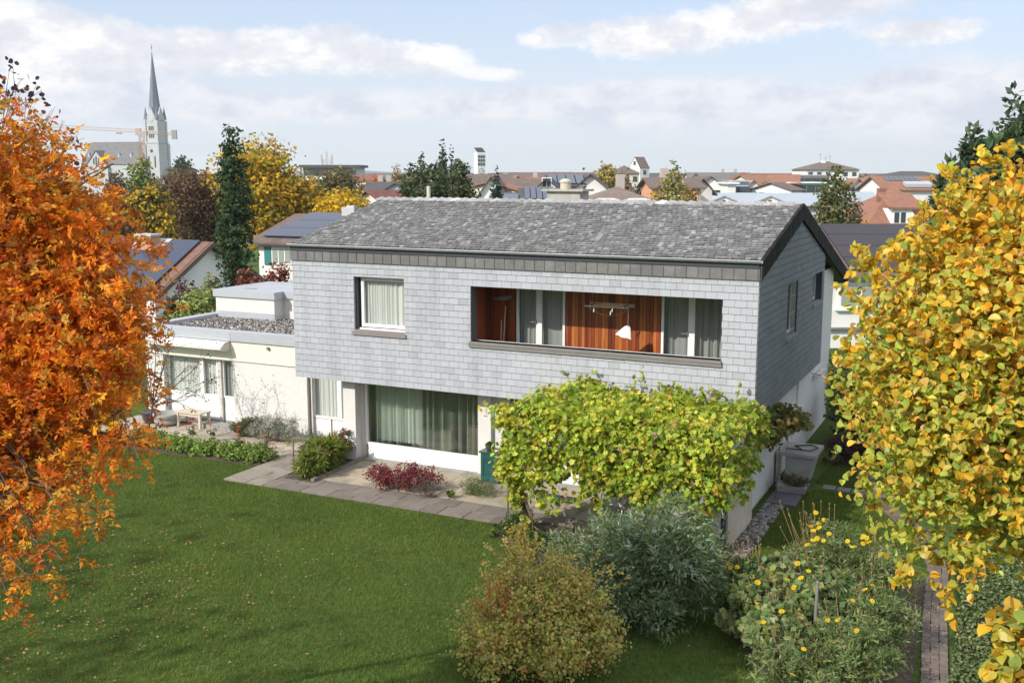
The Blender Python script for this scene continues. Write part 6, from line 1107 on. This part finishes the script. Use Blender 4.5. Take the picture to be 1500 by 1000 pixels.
t, P, hx, hy, ze, zr_, ex, ey, rfo = B('mansard_house', 'brown mansard roof with curved dormers close behind the ridge', 912, 84, 90, 9, 295, 274, 0, WH, rf((.20, .15, .125)), 'hip', over=.4, chim=(.15,))
for cx_ in (-.48, .52):
    b = MB(); b.prism([P(cx_*hx+ddx, -hy*.98, ze+dz-.25) for ddx, dz in ((-1.5, 0), (1.5, 0), (1.3, .3), (.6, .5), (-.6, .5), (-1.3, .3))], ey*1.5); dm = b.build('dormer', m_white, t)
    b = MB(); [b.obox(P(cx_*hx+q, -hy*.98-.02, ze), ex, ey, z_, .12, .02, .1) for q in (-.6, 0, .6)]; b.build('pane', m_pane, dm)
B('orange_wall_house', 'orange-walled building with brown roof beside the pale birch', 992, 96, 68, 9, 275, 262, 0, ORW, RB, wf=(3, 1), chim=(-.2,))
B('white_gable_house', 'white gable with brown roof right of the pale birch', 1022, 105, 30, 9, 279, 262, -84, WH, RB)
B('long_roof_house', 'long grey roof with white gable on the skyline left of the red roofs', 1058, 260, 92, 12, 266, 253, 0, WH, rf((.16, .15, .145)), chim=(.2, .6))
B('white_gable_house', 'small white gable under the long grey roof', 1022, 230, 20, 9, 264, 254, 84, WH, rf((.16, .15, .145)))
B('white_gable_house', 'broad white gable with a row of windows and dark roof', 1051, 150, 36, 12, 274, 259, 82, paint((.76, .74, .70)), RD, wg=(4, 1))
B('white_annex', 'flat white block right of the broad white gable', 1072, 145, 12, 6, 269, 268, 0, WH, m_white, 'flat', cat='building')
B('glass_stair_block', 'pale blue glazed block with white chimney shafts', 1086, 150, 22, 6, 266, 265, 0, BLU, m_alu, 'flat', wf=(3, 1), cat='building')
B('red_roof_house', 'dark red hipped roof on the skyline', 1098, 230, 54, 12, 268, 252, 0, CRM, RR, 'hip')
B('red_roof_house', 'brick red gabled house behind the golden tree', 1122, 200, 34, 10, 270, 257, 20, CRM, RO, 'gable')
B('red_roof_house', 'lower red roof with dark timber front left of the teal building', 1150, 190, 36, 9, 268, 256, -15, paint((.16, .10, .08)), RO, wf=(3, 1))
B('red_roof_house', 'distant maroon roof at the far left of the red roofs', 1140, 330, 60, 12, 262, 254, 0, CRM, RR)
B('teal_building', 'teal green flat-roofed building left of the white tower block', 1182, 190, 52, 9, 268, 267, 0, TEA, m_white, 'flat', wf=(4, 1), cat='building', wsz=(1.5, 1.8))
B('cream_penthouse', 'cream flat-roofed block rising behind the teal building', 1190, 215, 48, 9, 257, 255.5, 0, paint((.72, .68, .56)), m_alu, 'flat', wf=(4, 1), cat='building', wsz=(1.6, 1.6))
t, P, hx, hy, ze, zr_, ex, ey, rfo = B('tower_block', 'white apartment block with low brown hipped roof and aerials on the skyline', 1219, 300, 76, 15, 248, 235.5, 0, paint((.74, .74, .73)), RB, 'hip', wf=(6, 3), cat='building', over=.6, wsz=(1.2, 1.1))
for k_, h in ((-1.4, 2.4), (.1, 1.4), (1.3, 1.8)): b = MB(); b.tube([P(k_, 0, zr_-.3), P(k_, 0, zr_+h)], .07, 5); b.tube([P(k_-.5, 0, zr_+h*.8), P(k_+.5, 0, zr_+h*.8)], .05, 4); b.build('aerial', m_metal, rfo)
b = MB(); b.obox(P(-hx*.12, -1, zr_-.6), ex, ey, z_, .6, .6, .8); b.build('chimney', m_white, rfo)
t, P, hx, hy, ze, zr_, ex, ey, rfo = B('metal_roof_hall', 'long low building with pale blue-grey metal roof behind the ridge', 1150, 116, 300, 12, 300, 285, 0, paint((.55, .54, .54)), RM, 'gable', over=.6, wf=(8, 1), cat='building')
for px_ in (1061, 1128):
    x = (px_-1150)/FOC*116; b = MB(); hh = (zr_-ze)*.86; b.prism([P(x-2.5, -hy-.5, ze-.1), P(x+2.5, -hy-.5, ze-.1), P(x, -hy-.5, ze+hh)], ey*5); g_ = b.build('dormer_gable', m_white, t)
    b = MB(); b.tube([P(x, -hy-.5, ze+hh*.38), P(x, -hy-.54, ze+hh*.38)], .22, 10); b.build('round_window', m_pane, g_)
    b = MB(); [b.prism([P(x+s_*2.9, -hy-.7, ze-.3), P(x, -hy-.7, ze+hh), P(x, -hy+5, ze+hh), P(x+s_*2.9, -hy+5, ze-.3)][::s_], (0, 0, .12)) for s_ in (-1, 1)]; b.build('dormer_roof', RM, t)
B('grey_link_building', 'grey rendered wing with small windows at the end of the metal-roofed hall', 1270, 104, 46, 8, 296, 283, 0, paint((.52, .51, .52)), RM, 'gable', wf=(3, 2), cat='building')
B('terracotta_house', 'terracotta hipped roof under the dark skyline roofs at right', 1295, 210, 66, 14, 272, 256, 0, CRM, RO, 'hip')
B('dark_roof_hall', 'long charcoal hipped roof on the skyline at right', 1350, 250, 110, 14, 260, 250, 0, CRM, RD, 'hip')
t, P, hx, hy, ze, zr_, ex, ey, rfo = B('skylight_house', 'orange roof with a row of seven dark skylights', 1345, 130, 90, 10, 277, 259, 0, WH, RO, 'gable')
for i in range(7): b = MB(); on_slope(P, hy, ze, zr_, -hx*.72+i*.62, -hx*.72+i*.62+.54, .60, .95, b, .16, .04); b.build('skylight', m_pane, rfo)
b = MB(); on_slope(P, hy, ze, zr_, -hx*.35, hx*.5, .05, .28, b, .2, .4); b.build('dormer', m_alu, rfo)
# big mansard: steep hipped roof with flared eaves
t, P, hx, hy, ze, zr_, ex, ey, rfo = B('terracotta_mansard', 'large steep terracotta roof with wide white dormer, left of the yellow tree', 1345, 88, 125, 11, 331, 276, 0, WH, RO, 'hip', over=.9, half=.0)
b = MB(); b.prism([P(x, -hy-.35, z) for x, z in ((-hx*.62, ze+.15), (-hx*.02, ze+.15), (-hx*.06, ze+.95), (-hx*.16, ze+1.45), (-hx*.58, ze+1.45))], ey*3); dm = b.build('dormer', m_white, t)
for x in (-.48, -.33): b = MB(); b.obox(P(hx*x, -hy-.37, ze+.75), ex, ey, z_, .19, .02, .42); b.build('pane', m_pane, dm)
b = MB(); b.prism([P(-hx*.7, -hy-.6, ze+1.45), P(hx*.1, -hy-.6, ze+1.45), P(hx*.1, -hy+2.5, ze+2.6), P(-hx*.7, -hy+2.5, ze+2.6)], (0, 0, .15)); b.build('dormer_roof', RO, t)
b = MB(); b.obox(P(-hx*.42, -1.2, zr_-.7), ex, ey, z_, .3, .3, .7); b.build('chimney', RO, rfo)
# anonymous treetops and gables between the far roofs
for (px, d, yt, w), lab in zip(((560, 240, 256, 30), (598, 210, 258, 26), (745, 230, 257, 22), (775, 330, 250, 14), (790, 200, 262, 26), (822, 150, 268, 22), (870, 200, 262, 30), (935, 180, 266, 30), (1030, 190, 262, 22), (1078, 260, 257, 22), (1148, 260, 256, 30), (1205, 150, 276, 40), (1240, 200, 264, 34), (1275, 300, 255, 40), (1312, 170, 268, 40), (1335, 330, 252, 34), (690, 170, 266, 26), (1005, 300, 254, 24)), ('right of the orange-red tree', 'at the left end of the conifer group', 'left of the blue-green spruce tip', 'above the longest brown roof', 'beside the tan gable', 'behind the square chimney', 'below the amber tree', 'left of the saddle-roof tower foot', 'right of the pale birch', 'below the dark red hipped roof', 'left of the teal building', 'in front of the white tower block', 'at the right foot of the white tower block', 'on the skyline right of the white tower block', 'left of the skylight roof', 'above the skylight roof', 'right of the conifer group', 'on the skyline right of the pale birch')):
    T('far_treetop', 'small dull far-off treetop '+lab, px, d, yt, yt+26, w, 'round', random.choice((OL, BR+OL[:1], DG, [(.3, .22, .08), (.24, .2, .08)])), None, leafpx=3.2, group='treetops among the far-off roofs')
for (px, d, w, ye, yr, yw), lab in zip(((655, 200, 16, 268, 259, 84), (690, 260, 14, 264, 257, 84), (755, 210, 16, 267, 258, -84), (812, 260, 14, 263, 256, 84), (905, 200, 18, 270, 260, 84), (970, 220, 16, 266, 258, 84), (1035, 200, 14, 268, 259, -84), (1108, 170, 16, 273, 264, 84), (1135, 240, 14, 264, 257, 84), (1168, 150, 20, 278, 268, 30), (1262, 170, 18, 272, 262, 84), (1310, 200, 16, 268, 259, 84)), ('behind the tallest conifer', 'left of the clock tower foot', 'right of the blue-green spruce', 'above the blue solar roof', 'below the russet tree', 'left of the saddle-roof tower', 'left of the long grey skyline roof', 'right of the glazed block', 'behind the golden tree', 'just above the metal-roofed hall', 'right of the tall green birch', 'above the terracotta mansard')):
    B('far_house', 'tiny white gabled far-off house '+lab, px, d, w, 8, ye, yr, yw, WH, random.choice((RB, RD, RO)), wg=(2, 1) if d < 190 else (0, 0), group='white gables in the far-off roofscape')
# small far roofs closing the skyline, each its own house
far = [(610, 400, 60, 262, 255, RB), (640, 420, 50, 262, 254, RR), (680, 380, 44, 262, 254, RB), (735, 450, 56, 260, 254, RD), (820, 420, 40, 259, 252.5, RR), (850, 470, 50, 260, 254, RB), (872, 330, 30, 262, 255, RB), (968, 420, 40, 261, 253.5, RD), (1000, 480, 60, 260, 254.5, RB), (1040, 420, 50, 260, 254, RD), (1180, 420, 60, 260, 254, RB), (1262, 420, 30, 262, 254, RB), (1300, 460, 80, 260, 254, RB), (540, 450, 60, 260, 254.5, RB), (515, 300, 50, 266, 258, RR), (1085, 400, 36, 260, 254, RB)]
names = ['between the conifer tips', 'behind the tallest conifer', 'left of the clock tower', 'right of the clock tower', 'bright red, above the blue solar roof', 'left of the amber tree', 'behind the amber tree', 'right of the saddle-roof tower', 'behind the pale birch', 'left of the grey skyline roof', 'behind the teal building', 'right of the white tower block', 'above the terracotta hipped roof', 'right of the office block', 'below the office block', 'behind the dark red hipped roof']
for (px, d, w, ye, yr, rm_), nm in zip(far, names): B('distant_house', 'tiny far-off roof on the skyline '+nm, px, d, w, 12, ye, yr, random.choice((0, 0, 25, -20)), random.choice((WH, CRM)), rm_, group='far-off houses on the skyline')

# ---- the air: thin haze over the whole town
zmax = hz(231, 560, 60)[2]+8
b = MB(); b.box(CAM[0]-3500, CAM[0]+3500, CAM[1]-60, CAM[1]+3800, -9, zmax); hz_o = b.build('haze', m_white)
M = bpy.data.materials.new('haze'); M.use_nodes = True; n = NT(M.node_tree); v = n.n('ShaderNodeVolumePrincipled', {'Color': (.95, .97, 1.0, 1), 'Density': .00017, 'Anisotropy': .3}); n.n('ShaderNodeOutputMaterial', {1: v.outputs[0]})
hz_o.data.materials.clear(); hz_o.data.materials.append(M); tag(hz_o, 'thin pale haze in the air over the town', 'haze', kind='stuff')
